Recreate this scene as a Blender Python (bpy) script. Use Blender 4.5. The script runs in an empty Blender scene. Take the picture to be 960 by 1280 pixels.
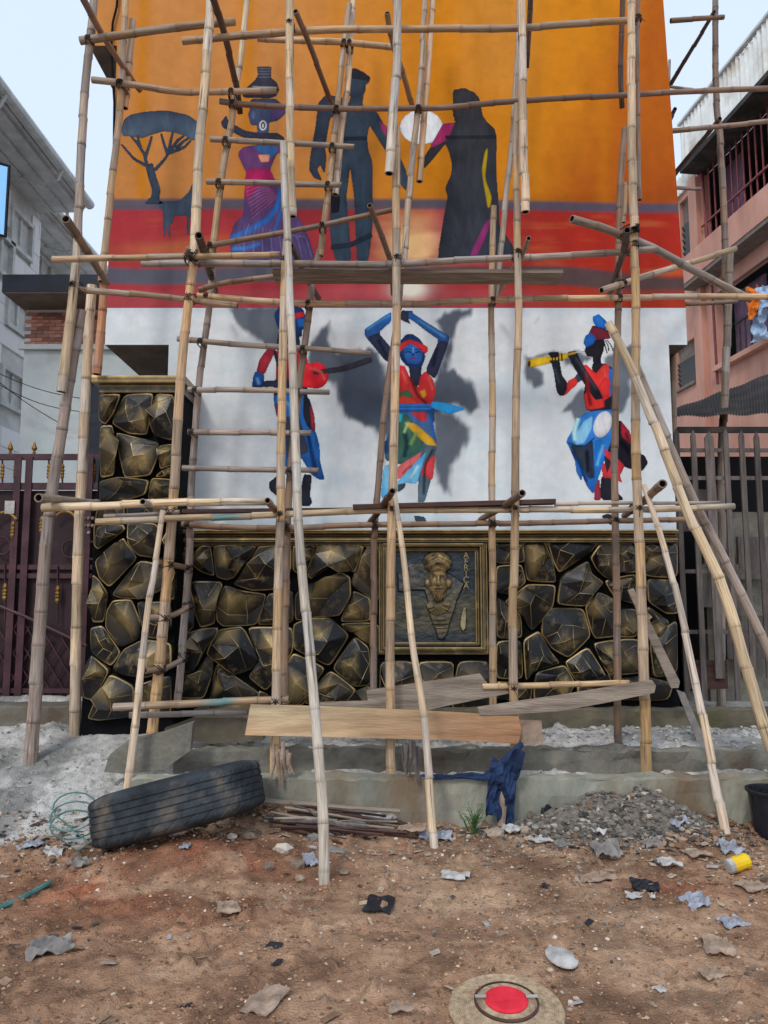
import bpy, math, random
import numpy as np
from mathutils import Vector, Matrix
from mathutils.geometry import tessellate_polygon
R = math.radians
random.seed(7); rng = np.random.default_rng(7)
scene = bpy.context.scene
COL = scene.collection

# ------------------------------------------------------------------ camera
F, CX, CY, H0 = 961.0, 480.0, 640.0, 1.6
TH = math.atan(105/961)
cth, sth = math.cos(TH), math.sin(TH)
cd = bpy.data.cameras.new('camera'); cam = bpy.data.objects.new('camera', cd); COL.objects.link(cam)
cam.location = (0, 0, H0); cam.rotation_euler = (R(90)+TH, 0, 0)
cd.sensor_fit = 'HORIZONTAL'; cd.sensor_width = 36; cd.lens = 36*F/960; cd.clip_end = 3000; cd.clip_start = .05
scene.camera = cam
# ------------------------------------------------------------------ sky and sun
SUN_EL, SUN_AZ = 42, 204
w = bpy.data.worlds.new('World'); scene.world = w; w.use_nodes = True
nt = w.node_tree; nt.nodes.clear()
sky = nt.nodes.new('ShaderNodeTexSky'); sky.sky_type = 'NISHITA'; sky.sun_disc = False
sky.sun_elevation = R(SUN_EL); sky.sun_rotation = R(SUN_AZ)
sky.air_density = 1.0; sky.dust_density = 2.2; sky.ozone_density = 1.6; sky.altitude = 0
bg = nt.nodes.new('ShaderNodeBackground'); bg.inputs[1].default_value = 0.15
wo = nt.nodes.new('ShaderNodeOutputWorld')
hz = nt.nodes.new('ShaderNodeMix'); hz.data_type = 'RGBA'; hz.inputs[0].default_value = .80   # thin even cloud over the blue
hz.inputs[7].default_value = (4.95, 5.75, 6.9, 1); nt.links.new(sky.outputs[0], hz.inputs[6]); nt.links.new(hz.outputs[2], bg.inputs[0]); nt.links.new(bg.outputs[0], wo.inputs[0])
sd = bpy.data.lights.new('sun', 'SUN'); sd.energy = 0.9; sd.angle = R(10); sd.color = (1, .97, .92)
sun = bpy.data.objects.new('sun', sd); COL.objects.link(sun)
sv = Vector((math.sin(R(SUN_AZ))*math.cos(R(SUN_EL)), math.cos(R(SUN_AZ))*math.cos(R(SUN_EL)), math.sin(R(SUN_EL))))
sun.rotation_euler = (-sv).to_track_quat('-Z', 'Y').to_euler()
vs = scene.view_settings
vs.view_transform = 'Standard'; vs.look = 'None'; vs.gamma = 1; vs.exposure = 0.26; vs.use_curve_mapping = False

# ------------------------------------------------------------------ helpers
def ray(px, py):
    u = (px-CX)/F; v = (CY-py)/F
    d = cth - v*sth
    return u/d, (sth+v*cth)/d            # x per metre of depth, z per metre
def P(px, py, Y):
    a, b = ray(px, py); return Vector((a*Y, Y, H0+b*Y))
def lin(c):
    c = c/255.0
    return c/12.92 if c <= .04045 else ((c+.055)/1.055)**2.4
ILL = (.66, .73, .82)
def S(r, g, b, k=1.0):                   # paint colour whose lit look is about r,g,b
    return tuple(min(.86, lin(q)/i*k) for q, i in zip((r, g, b), ILL))
def ss(a, b, x):
    t = np.clip((x-a)/(b-a), 0, 1); return t*t*(3-2*t)
def vnoise(x, y, seed=0):
    xi = np.floor(x).astype(np.int64); yi = np.floor(y).astype(np.int64)
    fx = x-xi; fy = y-yi; fx = fx*fx*(3-2*fx); fy = fy*fy*(3-2*fy)
    def h(a, b):
        n = (a*374761393 + b*668265263 + seed*974634777) & 0xffffffff
        n = ((n ^ (n >> 13))*1274126177) & 0xffffffff
        return ((n ^ (n >> 16)) & 0xffff)/65535.0
    return (h(xi, yi)*(1-fx)+h(xi+1, yi)*fx)*(1-fy)+(h(xi, yi+1)*(1-fx)+h(xi+1, yi+1)*fx)*fy
def fbm(x, y, o=4, seed=0):
    s = 0; a = .5
    for k in range(o):
        s = s+a*(vnoise(x*2**k, y*2**k, seed+k)-.5); a *= .55
    return s
ORG = {}
def link(o, parent):
    COL.objects.link(o)
    if parent: o.parent = parent
def mesh(name, V, Fc, mats, parent=None, mi=None, smooth=False, col=None, origin=None, vec=None, data=None):
    V = [Vector(v) for v in V]
    if parent is not None: org = ORG[parent]
    elif origin is not None: org = Vector(origin)
    else:
        xs = [v.x for v in V]; ys = [v.y for v in V]; zs = [v.z for v in V]
        org = Vector(((min(xs)+max(xs))/2, (min(ys)+max(ys))/2, min(zs)))
    me = bpy.data.meshes.new(name)
    me.from_pydata([tuple(v-org) for v in V], [], [tuple(f) for f in Fc]); 
    if not isinstance(mats, (list, tuple)): mats = [mats]
    for m in mats: me.materials.append(m)
    if mi is not None: me.polygons.foreach_set('material_index', mi)
    if smooth: me.polygons.foreach_set('use_smooth', [True]*len(me.polygons))
    if col is not None:
        a = me.color_attributes.new('Col', 'FLOAT_COLOR', 'POINT')
        a.data.foreach_set('color', np.array([(c[0], c[1], c[2], 1) for c in col], dtype=np.float32).ravel())
    if vec is not None:
        a = me.attributes.new('bco', 'FLOAT_VECTOR', 'POINT')
        a.data.foreach_set('vector', np.array(vec, dtype=np.float32).ravel())
    me.update()
    o = bpy.data.objects.new(name, me)
    if parent is None: o.location = org
    ORG[o] = org; link(o, parent)
    return o
def root(name, loc, label, cat, group=None):
    o = bpy.data.objects.new(name, None); COL.objects.link(o); o.location = loc; ORG[o] = Vector(loc)
    o.empty_display_size = .2
    return tag(o, label, cat, group)
def tag(o, label=None, cat=None, group=None, kind=None):
    if label: o['label'] = label
    if cat: o['category'] = cat
    if group: o['group'] = group
    if kind: o['kind'] = kind
    return o
def gcopy(o, parent, off, name=None):    # a copy of a part that shares its mesh
    c = o.copy(); COL.objects.link(c); c.parent = parent; c.location = Vector(o.location)+Vector(off); ORG[c] = ORG[o]
    return c
class MB:
    def __init__(s): s.V = []; s.F = []; s.M = []; s.C = []
    def add(s, V, Fc, m=0, c=None):
        n = len(s.V); s.V += [Vector(v) for v in V]; s.F += [tuple(i+n for i in f) for f in Fc]; s.M += [m]*len(Fc)
        if c is not None: s.C += [c]*len(V)
    def box(s, a, b, m=0, c=None):
        x0, y0, z0 = a; x1, y1, z1 = b
        s.add([(x0,y0,z0),(x1,y0,z0),(x1,y1,z0),(x0,y1,z0),(x0,y0,z1),(x1,y0,z1),(x1,y1,z1),(x0,y1,z1)],
              [(0,3,2,1),(4,5,6,7),(0,1,5,4),(1,2,6,5),(2,3,7,6),(3,0,4,7)], m, c)
    def hexa(s, q0, q1, m=0, c=None):    # two quads joined
        s.add(list(q0)+list(q1), [(3,2,1,0),(4,5,6,7),(0,1,5,4),(1,2,6,5),(2,3,7,6),(3,0,4,7)], m, c)
    def tube(s, pts, r, n=8, m=0, cap=True, c=None):
        pts = [Vector(p) for p in pts]; V = []; Fc = []
        rs = r if isinstance(r, (list, tuple)) else [r]*len(pts)
        t0 = (pts[1]-pts[0]).normalized(); up = Vector((0,0,1)) if abs(t0.z) < .9 else Vector((0,1,0))
        a = t0.cross(up).normalized()
        for i, p in enumerate(pts):
            t = (pts[min(i+1, len(pts)-1)]-pts[max(i-1, 0)]).normalized()
            a = (a-t*a.dot(t)).normalized(); b = t.cross(a)
            V += [p+(a*math.cos(2*math.pi*k/n)+b*math.sin(2*math.pi*k/n))*rs[i] for k in range(n)]
        for i in range(len(pts)-1):
            for k in range(n): Fc.append((i*n+k, i*n+(k+1)%n, (i+1)*n+(k+1)%n, (i+1)*n+k))
        if cap: Fc += [tuple(range(n-1, -1, -1)), tuple((len(pts)-1)*n+k for k in range(n))]
        s.add(V, Fc, m, c)
    def rev(s, c0, prof, n=16, m=0, axis=None):   # profile (r, h) turned about an axis
        q = Vector((0,0,1)).rotation_difference(Vector(axis or (0,0,1)).normalized()); V = []; Fc = []
        for r_, h in prof:
            for k in range(n):
                V.append(Vector(c0)+q@Vector((r_*math.cos(2*math.pi*k/n), r_*math.sin(2*math.pi*k/n), h)))
        for i in range(len(prof)-1):
            for k in range(n): Fc.append((i*n+k, i*n+(k+1)%n, (i+1)*n+(k+1)%n, (i+1)*n+k))
        s.add(V, Fc, m)
    def build(s, name, mats, parent=None, **kw):
        return mesh(name, s.V, s.F, mats, parent, mi=s.M, col=s.C if s.C else None, **kw)

# ------------------------------------------------------------------ materials
def mat(name, c1, c2=None, sc=6, rough=.85, bump=.25, bs=45, metal=0, attr=False, var=.18, vec=None, stretch=(1,1,1),
        spec=.35, bdist=.01, c3=None, sc3=1.6, th3=(.52,.68), det=6, randv=0, coat=0):
    m = bpy.data.materials.new(name); m.use_nodes = True; t = m.node_tree; N = t.nodes; L = t.links
    b = N['Principled BSDF']; b.inputs['Roughness'].default_value = rough; b.inputs['Metallic'].default_value = metal
    b.inputs['Specular IOR Level'].default_value = spec; b.inputs['Coat Weight'].default_value = coat
    if vec:
        tc = N.new('ShaderNodeAttribute'); tc.attribute_name = vec; src = tc.outputs['Vector']
    else:
        tc = N.new('ShaderNodeTexCoord'); src = tc.outputs['Object']
    mp = N.new('ShaderNodeMapping'); mp.inputs['Scale'].default_value = stretch; L.new(src, mp.inputs[0])
    n1 = N.new('ShaderNodeTexNoise'); n1.inputs['Scale'].default_value = sc; n1.inputs['Detail'].default_value = det
    n1.inputs['Roughness'].default_value = .62; L.new(mp.outputs[0], n1.inputs[0])
    rp = N.new('ShaderNodeValToRGB'); rp.color_ramp.elements[0].position = .32; rp.color_ramp.elements[1].position = .68
    L.new(n1.outputs[0], rp.inputs[0])
    if attr:
        rp.color_ramp.elements[0].color = (1-var,)*3+(1,); rp.color_ramp.elements[1].color = (1+var,)*3+(1,)
        at = N.new('ShaderNodeAttribute'); at.attribute_name = 'Col'
        mx = N.new('ShaderNodeMix'); mx.data_type = 'RGBA'; mx.blend_type = 'MULTIPLY'; mx.inputs[0].default_value = 1
        L.new(at.outputs['Color'], mx.inputs[6]); L.new(rp.outputs[0], mx.inputs[7]); out = mx.outputs[2]
    else:
        c2 = c2 or tuple(q*(1-var*2) for q in c1)
        rp.color_ramp.elements[0].color = (*c2, 1); rp.color_ramp.elements[1].color = (*c1, 1); out = rp.outputs[0]
    if c3:
        n3 = N.new('ShaderNodeTexNoise'); n3.inputs['Scale'].default_value = sc3; n3.inputs['Detail'].default_value = 5
        L.new(mp.outputs[0], n3.inputs[0])
        r3 = N.new('ShaderNodeValToRGB'); r3.color_ramp.elements[0].position = th3[0]; r3.color_ramp.elements[1].position = th3[1]
        L.new(n3.outputs[0], r3.inputs[0])
        m3 = N.new('ShaderNodeMix'); m3.data_type = 'RGBA'; L.new(r3.outputs[0], m3.inputs[0]); L.new(out, m3.inputs[6])
        m3.inputs[7].default_value = (*c3, 1); out = m3.outputs[2]
    if randv:
        oi = N.new('ShaderNodeObjectInfo'); mr = N.new('ShaderNodeMapRange'); mr.inputs[3].default_value = 1-randv; mr.inputs[4].default_value = 1+randv
        L.new(oi.outputs['Random'], mr.inputs[0])
        hs = N.new('ShaderNodeHueSaturation'); L.new(mr.outputs[0], hs.inputs['Value']); L.new(out, hs.inputs['Color']); out = hs.outputs[0]
    L.new(out, b.inputs['Base Color'])
    if bump:
        n2 = N.new('ShaderNodeTexNoise'); n2.inputs['Scale'].default_value = bs; n2.inputs['Detail'].default_value = 5; L.new(mp.outputs[0], n2.inputs[0])
        bp = N.new('ShaderNodeBump'); bp.inputs['Strength'].default_value = bump; bp.inputs['Distance'].default_value = bdist
        L.new(n2.outputs[0], bp.inputs['Height']); L.new(bp.outputs[0], b.inputs['Normal'])
    return m
M = {}
M['paint'] = mat('mural_paint', (1,1,1), attr=True, var=.07, sc=9, rough=.85, spec=.12, bump=.25, bs=60, bdist=.004)
M['figpaint'] = mat('figure_paint', (1,1,1), attr=True, var=.16, sc=14, rough=.85, spec=.1, bump=.2, bs=60, bdist=.003, stretch=(1,1,.4))
M['plaster'] = mat('grey_plaster', S(186,202,212), S(168,184,194), sc=2.2, rough=.9, bump=.2, c3=S(140,145,148), th3=(.55,.8))
M['soffit'] = mat('raw_soffit', S(112,104,100), S(84,79,77), sc=4, rough=.95, bump=.4)
M['conc'] = mat('rough_concrete', S(120,122,116), S(84,84,80), sc=5, rough=.95, bump=.7, bs=30, c3=S(80,74,66), sc3=2.5, bdist=.015)
M['conc2'] = mat('green_stained_concrete', S(144,148,140), S(104,110,104), sc=3.2, rough=.95, bump=.9, bs=28, c3=S(104,94,80), sc3=2.2, th3=(.46,.66), bdist=.012, stretch=(1,1,.45))
M['moss'] = mat('mossy_plaster', S(104,100,88), S(66,64,58), sc=3, rough=.95, bump=.6, c3=S(72,74,54), sc3=2.4, th3=(.5,.68))
BAM = dict(vec='bco', stretch=(9,9,1.6), sc=3.0, rough=.55, bump=.35, bs=12, bdist=.004, attr=True, spec=.4, det=8, c3=S(92,84,76), sc3=1.7, th3=(.56,.72))
M['bamboo'] = mat('bamboo', (1,1,1), var=.33, randv=.16, **BAM)
M['hollow'] = mat('bamboo_hollow', (.02,.014,.01), bump=0)
M['wire'] = mat('binding_wire', (.02,.017,.015), rough=.6, bump=0)
M['ground'] = mat('earth', (1,1,1), attr=True, var=.3, sc=13, rough=.97, bump=1.0, bs=90, bdist=.02, spec=.1, det=12)
M['gravel'] = mat('loose_stone', (1,1,1), attr=True, var=.3, sc=25, rough=.95, bump=.6, bs=60, spec=.2)
M['maroon'] = mat('maroon_steel', S(74,50,58), S(42,28,36), sc=5, rough=.5, bump=.15, metal=.2)
M['maroon_d'] = mat('dark_maroon_sheet', S(52,36,42), S(30,21,27), sc=3, rough=.55, bump=.15, metal=.2)
M['gold'] = mat('gold_paint', (.5,.3,.08), (.25,.13,.03), sc=30, rough=.4, metal=.6, bump=.1)
M['black'] = mat('black_paint', (.007,.007,.008), (.004,.004,.005), sc=8, rough=.8, spec=.1, bump=.2)
M['navy'] = mat('navy_fascia', S(38,46,62), S(22,28,40), sc=3, rough=.6, bump=.1)
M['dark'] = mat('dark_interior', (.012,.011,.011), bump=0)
M['glass'] = mat('dark_glass', (.02,.03,.04), rough=.08, bump=0, spec=.8)
M['mirror'] = mat('tinted_reflective_glass', (.38,.66,.9), (.36,.62,.86), rough=.04, metal=1, bump=0)
M['alu'] = mat('white_frame', S(180,190,196), rough=.5, bump=.05)
M['tile'] = mat('brown_tile', S(164,124,112), S(128,88,78), sc=9, rough=.6, bump=.2, randv=.5)
M['slab'] = mat('stone_cladding_slab', S(250,252,254), S(226,230,234), sc=2.5, rough=.85, bump=.3, randv=.1)
M['gutter'] = mat('grey_gutter', S(184,192,198), S(150,158,166), sc=3, rough=.6, bump=.1)
M['pink'] = mat('pink_plaster', S(178,140,128), S(152,114,104), sc=1.2, rough=.9, bump=.15, c3=S(140,98,90), sc3=.9, th3=(.56,.85), stretch=(1,1,.4))
M['pinkd'] = mat('red_grille_paint', S(120,62,66), S(86,44,50), sc=6, rough=.6, bump=.1)
M['zinc'] = mat('corrugated_zinc', S(205,212,214), S(168,176,180), sc=1.5, rough=.5, bump=.1, metal=.3, c3=S(150,146,138), sc3=1.2)
M['rust'] = mat('old_roof_sheet', S(48,48,50), S(26,26,27), sc=3, rough=.8, bump=.3, c3=S(64,54,48), sc3=3)
M['curtain'] = mat('purple_curtain', S(112,92,116), S(80,64,86), sc=4, rough=.9, bump=.3)
M['wood'] = mat('grey_plank', S(150,142,134), S(100,94,88), sc=2.2, stretch=(1,9,9), rough=.9, bump=.5, bs=14, spec=.15, c3=S(104,98,92), sc3=3, th3=(.52,.7), bdist=.015)
M['wood_o'] = mat('fresh_orange_plank', S(196,150,108), S(158,108,74), sc=1.8, stretch=(1,9,9), rough=.8, bump=.4, bs=12, c3=S(150,86,58), sc3=1.0, th3=(.5,.62))
M['wood_d'] = mat('dark_plank', S(78,58,54), S(46,34,32), sc=3, stretch=(1,8,8), rough=.85, bump=.4, bs=14)
M['wood_p'] = mat('picket_wood', S(98,94,94), S(62,60,61), sc=3, stretch=(8,8,1), rough=.9, bump=.4, randv=.25)
M['rubber'] = mat('tyre_rubber', S(56,64,72), S(32,37,42), sc=5, rough=.92, spec=.2, bump=.5, bs=50, c3=S(100,96,90), sc3=4.5, th3=(.54,.78))
M['cloth_b'] = mat('blue_cloth', S(34,58,100), S(18,28,52), sc=9, rough=.8, bump=.4)
M['teal'] = mat('teal_hose', S(78,128,128), S(50,92,94), sc=9, rough=.45, bump=.1)
M['white'] = mat('white_scrap', S(178,182,186), S(120,122,124), sc=9, rough=.7, bump=.3)
M['pale'] = mat('pale_brown_scrap', S(156,140,128), S(100,88,78), sc=9, rough=.85, bump=.4)
M['greyp'] = mat('grey_scrap', S(132,132,132), S(92,92,94), sc=9, rough=.8, bump=.4)
M['blackp'] = mat('black_plastic', (.02,.022,.03), (.01,.01,.014), sc=9, rough=.35, bump=.4)
M['clear'] = mat('milky_plastic', S(150,160,176), S(96,104,120), sc=11, rough=.3, bump=.4)
M['yellow'] = mat('yellow_print', S(235,190,30), S(210,150,20), sc=9, rough=.4, bump=.1)
M['red'] = mat('red_cloth', S(205,42,62), S(170,26,44), sc=14, rough=.8, bump=.3)
M['straw'] = mat('straw_braid', S(168,154,132), S(116,104,88), sc=40, rough=.85, bump=.5, bs=120)
M['orange_c'] = mat('orange_cloth', S(230,120,30), S(180,80,16), sc=8, rough=.85, bump=.3)
M['lblue_c'] = mat('pale_blue_cloth', S(165,190,220), S(120,145,180), sc=8, rough=.85, bump=.3)
M['leaf'] = mat('weed_leaf', (.09,.19,.05), (.05,.12,.03), rough=.6, bump=0)
M['tan_s'] = mat('tan_letter', (.45,.36,.2), (.3,.22,.1), sc=20, rough=.4, metal=.4, bump=.1)
# gilded black cladding: gold factor from the red channel of Col
def gilded(name):
    m = bpy.data.materials.new(name); m.use_nodes = True; t = m.node_tree; N = t.nodes; L = t.links; b = N['Principled BSDF']; b.inputs['Specular IOR Level'].default_value = .4
    at = N.new('ShaderNodeAttribute'); at.attribute_name = 'Col'; sp = N.new('ShaderNodeSeparateColor'); L.new(at.outputs['Color'], sp.inputs[0])
    tc = N.new('ShaderNodeTexCoord')
    n = N.new('ShaderNodeTexNoise'); n.inputs['Scale'].default_value = 7; n.inputs['Detail'].default_value = 9; n.inputs['Roughness'].default_value = .7; L.new(tc.outputs['Object'], n.inputs[0])
    mp = N.new('ShaderNodeMapping'); mp.inputs['Scale'].default_value = (30, 30, 4); L.new(tc.outputs['Object'], mp.inputs[0])
    ns = N.new('ShaderNodeTexNoise'); ns.inputs['Scale'].default_value = 1.4; ns.inputs['Detail'].default_value = 5; L.new(mp.outputs[0], ns.inputs[0])
    def math_(op, a, bb):
        q = N.new('ShaderNodeMath'); q.operation = op
        for i, s in enumerate((a, bb)):
            if isinstance(s, (int, float)): q.inputs[i].default_value = s
            else: L.new(s, q.inputs[i])
        return q.outputs[0]
    r = N.new('ShaderNodeMapRange'); r.inputs[1].default_value = .54; r.inputs[2].default_value = .70; L.new(n.outputs[0], r.inputs[0])
    r2 = N.new('ShaderNodeMapRange'); r2.inputs[1].default_value = .35; r2.inputs[2].default_value = .65; r2.inputs[3].default_value = .3; L.new(ns.outputs[0], r2.inputs[0])
    g1 = math_('MULTIPLY', math_('MULTIPLY', r.outputs[0], r2.outputs[0]), .34)
    g2 = math_('MULTIPLY', sp.outputs[0], math_('ADD', math_('MULTIPLY', n.outputs[0], 1.3), .15))
    g = N.new('ShaderNodeClamp'); L.new(math_('ADD', g1, g2), g.inputs[0])
    mx = N.new('ShaderNodeMix'); mx.data_type = 'RGBA'; L.new(g.outputs[0], mx.inputs[0])
    mx.inputs[6].default_value = (.007, .0075, .009, 1); mx.inputs[7].default_value = (.80, .56, .22, 1)
    L.new(mx.outputs[2], b.inputs['Base Color'])
    mt = math_('MULTIPLY', g.outputs[0], .55); L.new(mt, b.inputs['Metallic'])
    rr = N.new('ShaderNodeMapRange'); rr.inputs[3].default_value = .2; rr.inputs[4].default_value = .42; L.new(n.outputs[0], rr.inputs[0]); L.new(rr.outputs[0], b.inputs['Roughness'])
    bp = N.new('ShaderNodeBump'); bp.inputs['Strength'].default_value = .5; bp.inputs['Distance'].default_value = .012; L.new(n.outputs[0], bp.inputs['Height']); L.new(bp.outputs[0], b.inputs['Normal'])
    return m
M['gild'] = gilded('gilded_black_stone')

# ------------------------------------------------------------------ ground
def gz(x, y, fine=True):
    x = np.asarray(x, float); y = np.asarray(y, float)
    front = 0.17*np.exp(-((x+1.15)/.55)**2-((y-4.72)/.30)**2) + .16*np.exp(-((x+.75)/.55)**2-((y-5.38)/.3)**2)
    front = front + .10*np.exp(-((x-1.65)/.7)**2-((y-5.35)/.3)**2)+.03*ss(4.6, 5.5, y)
    back = .25+(.43-.25)*ss(6.0, 6.1, y)+.05*ss(6.1, 6.7, y)
    r = front*(1-ss(5.5, 5.6, y))+back*ss(5.5, 5.6, y)
    ramp = np.clip(.316*(y-5.12), 0, .60)+.1*ss(7, 7.1, y)
    k = 1-ss(-2.0, -1.62, x+.12*(y-5.5))
    z = r*(1-k)+ramp*k
    near = 1-ss(7.5, 9, np.abs(y))*1.0
    z = z*(1-ss(12, 30, np.hypot(x, y)))
    z = z+.035*fbm(x*1.3, y*1.3, 3, 3)*near
    if fine: z = z+(.03*fbm(x*6, y*6, 5, 11)+.05*np.clip(fbm(x*2.7, y*2.7, 3, 31), 0, 1)+.05*ss(.12, .4, fbm(x*13, y*13, 4, 41))+.014*np.abs(fbm(x*24, y*24, 2, 47))-.018*ss(.05, .13, fbm(x*4.5, y*7, 5, 130)))*near
    return z
def GP(px, py, lift=0):                  # where the ray through a pixel meets the ground
    a, b = ray(px, py); Y = np.linspace(2.6, 9, 1500)
    d = (H0+b*Y)-gz(a*Y, Y); i = int(np.argmax(d <= 0)) if (d <= 0).any() else len(Y)-1
    y = float(Y[i]); return Vector((a*y, y, float(gz(a*y, y))+lift))
xs = np.concatenate([-np.geomspace(600, 3.7, 26), np.linspace(-3.6, 3.6, 420), np.geomspace(3.7, 600, 26)])
ys = np.concatenate([-np.geomspace(600, 1, 22), np.linspace(-.5, 2.4, 16), np.linspace(2.45, 7.2, 330), np.geomspace(7.4, 900, 30)])
GX, GY = np.meshgrid(xs, ys); GZ = gz(GX, GY)
nx, ny = len(xs), len(ys)
n1 = fbm(GX*.9, GY*.9, 4, 50); n2 = fbm(GX*2.3, GY*2.3, 5, 70); n3 = fbm(GX*7, GY*7, 4, 90)
brown = np.array(S(142,116,97)); dbr = np.array(S(90,71,59)); red = np.array(S(140,82,60)); sand = np.array(S(168,145,124)); grey = np.array(S(170,174,177)); dgrey = np.array(S(126,130,132))
def mixc(a, b, k): return a*(1-k[..., None])+b*k[..., None]
C = np.broadcast_to(brown, GX.shape+(3,)).copy()
C = mixc(C, dbr, ss(-.02, .22, n1)*.75); C = mixc(C, sand, ss(.04, .25, n2)*.55)
redk = np.exp(-((GX+1.1)/.8)**2-((GY-4.45)/.45)**2)+.6*np.exp(-((GX-1.65)/.35)**2-((GY-4.45)/.15)**2)
C = mixc(C, red, np.clip(redk*(.8+2.2*n2), 0, .9)); C = mixc(C, dbr, ss(.06, .24, n3)*.6); n4 = fbm(GX*3.6, GY*5.5, 5, 130); C = mixc(C, dbr, ss(.05, .18, n4)*.55); C = mixc(C, sand, ss(.05, .2, -n4)*.5)
sk = np.exp(-((GX-.3)/.9)**2-((GY-4.3)/.5)**2); C = mixc(C, sand, np.clip(sk*(.6+2*n2), 0, .8))
kk = (1-ss(-2.05, -1.7, GX+.12*(GY-5.5)+.6*n2))*ss(5.0, 5.2, GY+.8*n2)
kk = np.maximum(kk, ss(5.5, 5.62, GY)); gcol = mixc(np.broadcast_to(grey, C.shape), dgrey, ss(-.05, .25, n2))
C = mixc(C, np.array(gcol), kk) if False else C*(1-kk[..., None])+gcol*kk[..., None]
V = np.stack([GX, GY, GZ], -1).reshape(-1, 3)
idx = np.arange(nx*ny).reshape(ny, nx)
Fq = np.stack([idx[:-1, :-1], idx[:-1, 1:], idx[1:, 1:], idx[1:, :-1]], -1).reshape(-1, 4)
def bigmesh(name, V, Fq, m, C, parent=None, smooth=True):
    org = ORG[parent] if parent else Vector((0,0,0))
    me = bpy.data.meshes.new(name); me.from_pydata((V-np.array(org)).tolist(), [], Fq.tolist()); me.materials.append(m)
    a = me.color_attributes.new('Col', 'FLOAT_COLOR', 'POINT')
    a.data.foreach_set('color', np.concatenate([C.reshape(-1, 3), np.ones((len(V), 1))], 1).astype(np.float32).ravel())
    if smooth: me.polygons.foreach_set('use_smooth', [True]*len(me.polygons))
    o = bpy.data.objects.new(name, me); ORG[o] = org; link(o, parent); return o
tag(bigmesh('ground', V, Fq, M['ground'], C), 'brown trodden earth yard with a grey sandy ramp at left', kind='structure')

# ------------------------------------------------------------------ kerbs and plinth
def rough_block(name, x0, x1, y0, y1, z0, z1, m, seg=.08, amp=.012, parent=None, seed=0):
    n = max(2, int((x1-x0)/seg)); xs_ = np.linspace(x0, x1, n+1); k = 4; prof = []
    for i in range(k+1): prof.append((y0, z0+(z1-z0)*i/k))
    prof[-1] = (y0, z1-.012); prof += [(y0+.015, z1), ((y0+y1)/2, z1), (y1-.01, z1), (y1, z1-.01), (y1, z0)]
    V = []; Fc = []; q = len(prof)
    for i, x in enumerate(xs_):
        for j, (y, z) in enumerate(prof):
            a = float(fbm(np.array(x*5.3+j*3.1), np.array(z*6+seed), 3, seed)); b = float(fbm(np.array(x*9.0), np.array(j*2.7+seed), 3, seed+5))
            V.append((x, y+a*amp*2, z+(b*amp*2.2 if j >= k-1 and j < q-1 else 0)))
    for i in range(n):
        for j in range(q-1): Fc.append((i*q+j, (i+1)*q+j, (i+1)*q+j+1, i*q+j+1))
    Fc += [tuple(range(q-1, -1, -1)), tuple(n*q+j for j in range(q))]
    return mesh(name, V, Fc, m, parent)
tag(rough_block('kerb_wall', -1.75, 4.5, 5.50, 5.66, -.1, .345, M['conc2'], amp=.026, seg=.05, seed=3), 'low greenish concrete kerb wall along the front of the drain', kind='structure')
tag(rough_block('drain_edge', -1.6, 4.5, 6.02, 6.16, .1, .435, M['conc'], amp=.035, seg=.05, seed=9), 'second grey concrete edge behind the drain', kind='structure')
tag(rough_block('plinth', -1.62, 4.5, 6.70, 6.84, .3, .64, M['moss'], amp=.02, seed=15), 'stained plaster plinth under the stone cladding', kind='structure')
tag(rough_block('gate_step', -4.4, -2.42, 6.75, 7.4, .4, .66, M['conc'], amp=.015, seed=21), 'low concrete step in front of the maroon gate', kind='structure')

# ------------------------------------------------------------------ mural building
YW = 7.0
bld = root('mural_building', (0, YW, .4), 'tall narrow building end painted with an orange sunset mural above white dancers', 'building')
def wp(px, py): return P(px, py, YW)
ztop = 8.6
xl, xr = wp(133,385).x, wp(857,385).x
z0 = wp(300,664).z; zw = wp(300,385).z; zs = wp(300,431).z; xil = wp(211,431).x; xir = wp(836,431).x
ysh = 57; zc = wp(130,57).z; xtl = wp(112,40).x
mb = MB()                                 # rendered masonry body, kept behind the painted skins
d = .004
tp = lambda z: xr-.085*min(1.3, max(0, (z-zw)/3.1))-.004
mb.box((xl, YW+d, zs), (xr-.003, YW+6, zw))
for za_q, zb_q, xq in ((zw+.0005, zc, xl), (zc+.001, ztop, xtl)):
    a_, b_ = tp(za_q), tp(zb_q); mb.hexa([(xq,YW+d,za_q),(a_,YW+d,za_q),(a_,YW+6,za_q),(xq,YW+6,za_q)], [(xq,YW+d,zb_q),(b_,YW+d,zb_q),(b_,YW+6,zb_q),(xq,YW+6,zb_q)]); mb.box((xil, YW+d, .3), (xir, YW+6, zs-.001))
mb.build('wall', M['soffit'], bld)
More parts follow.
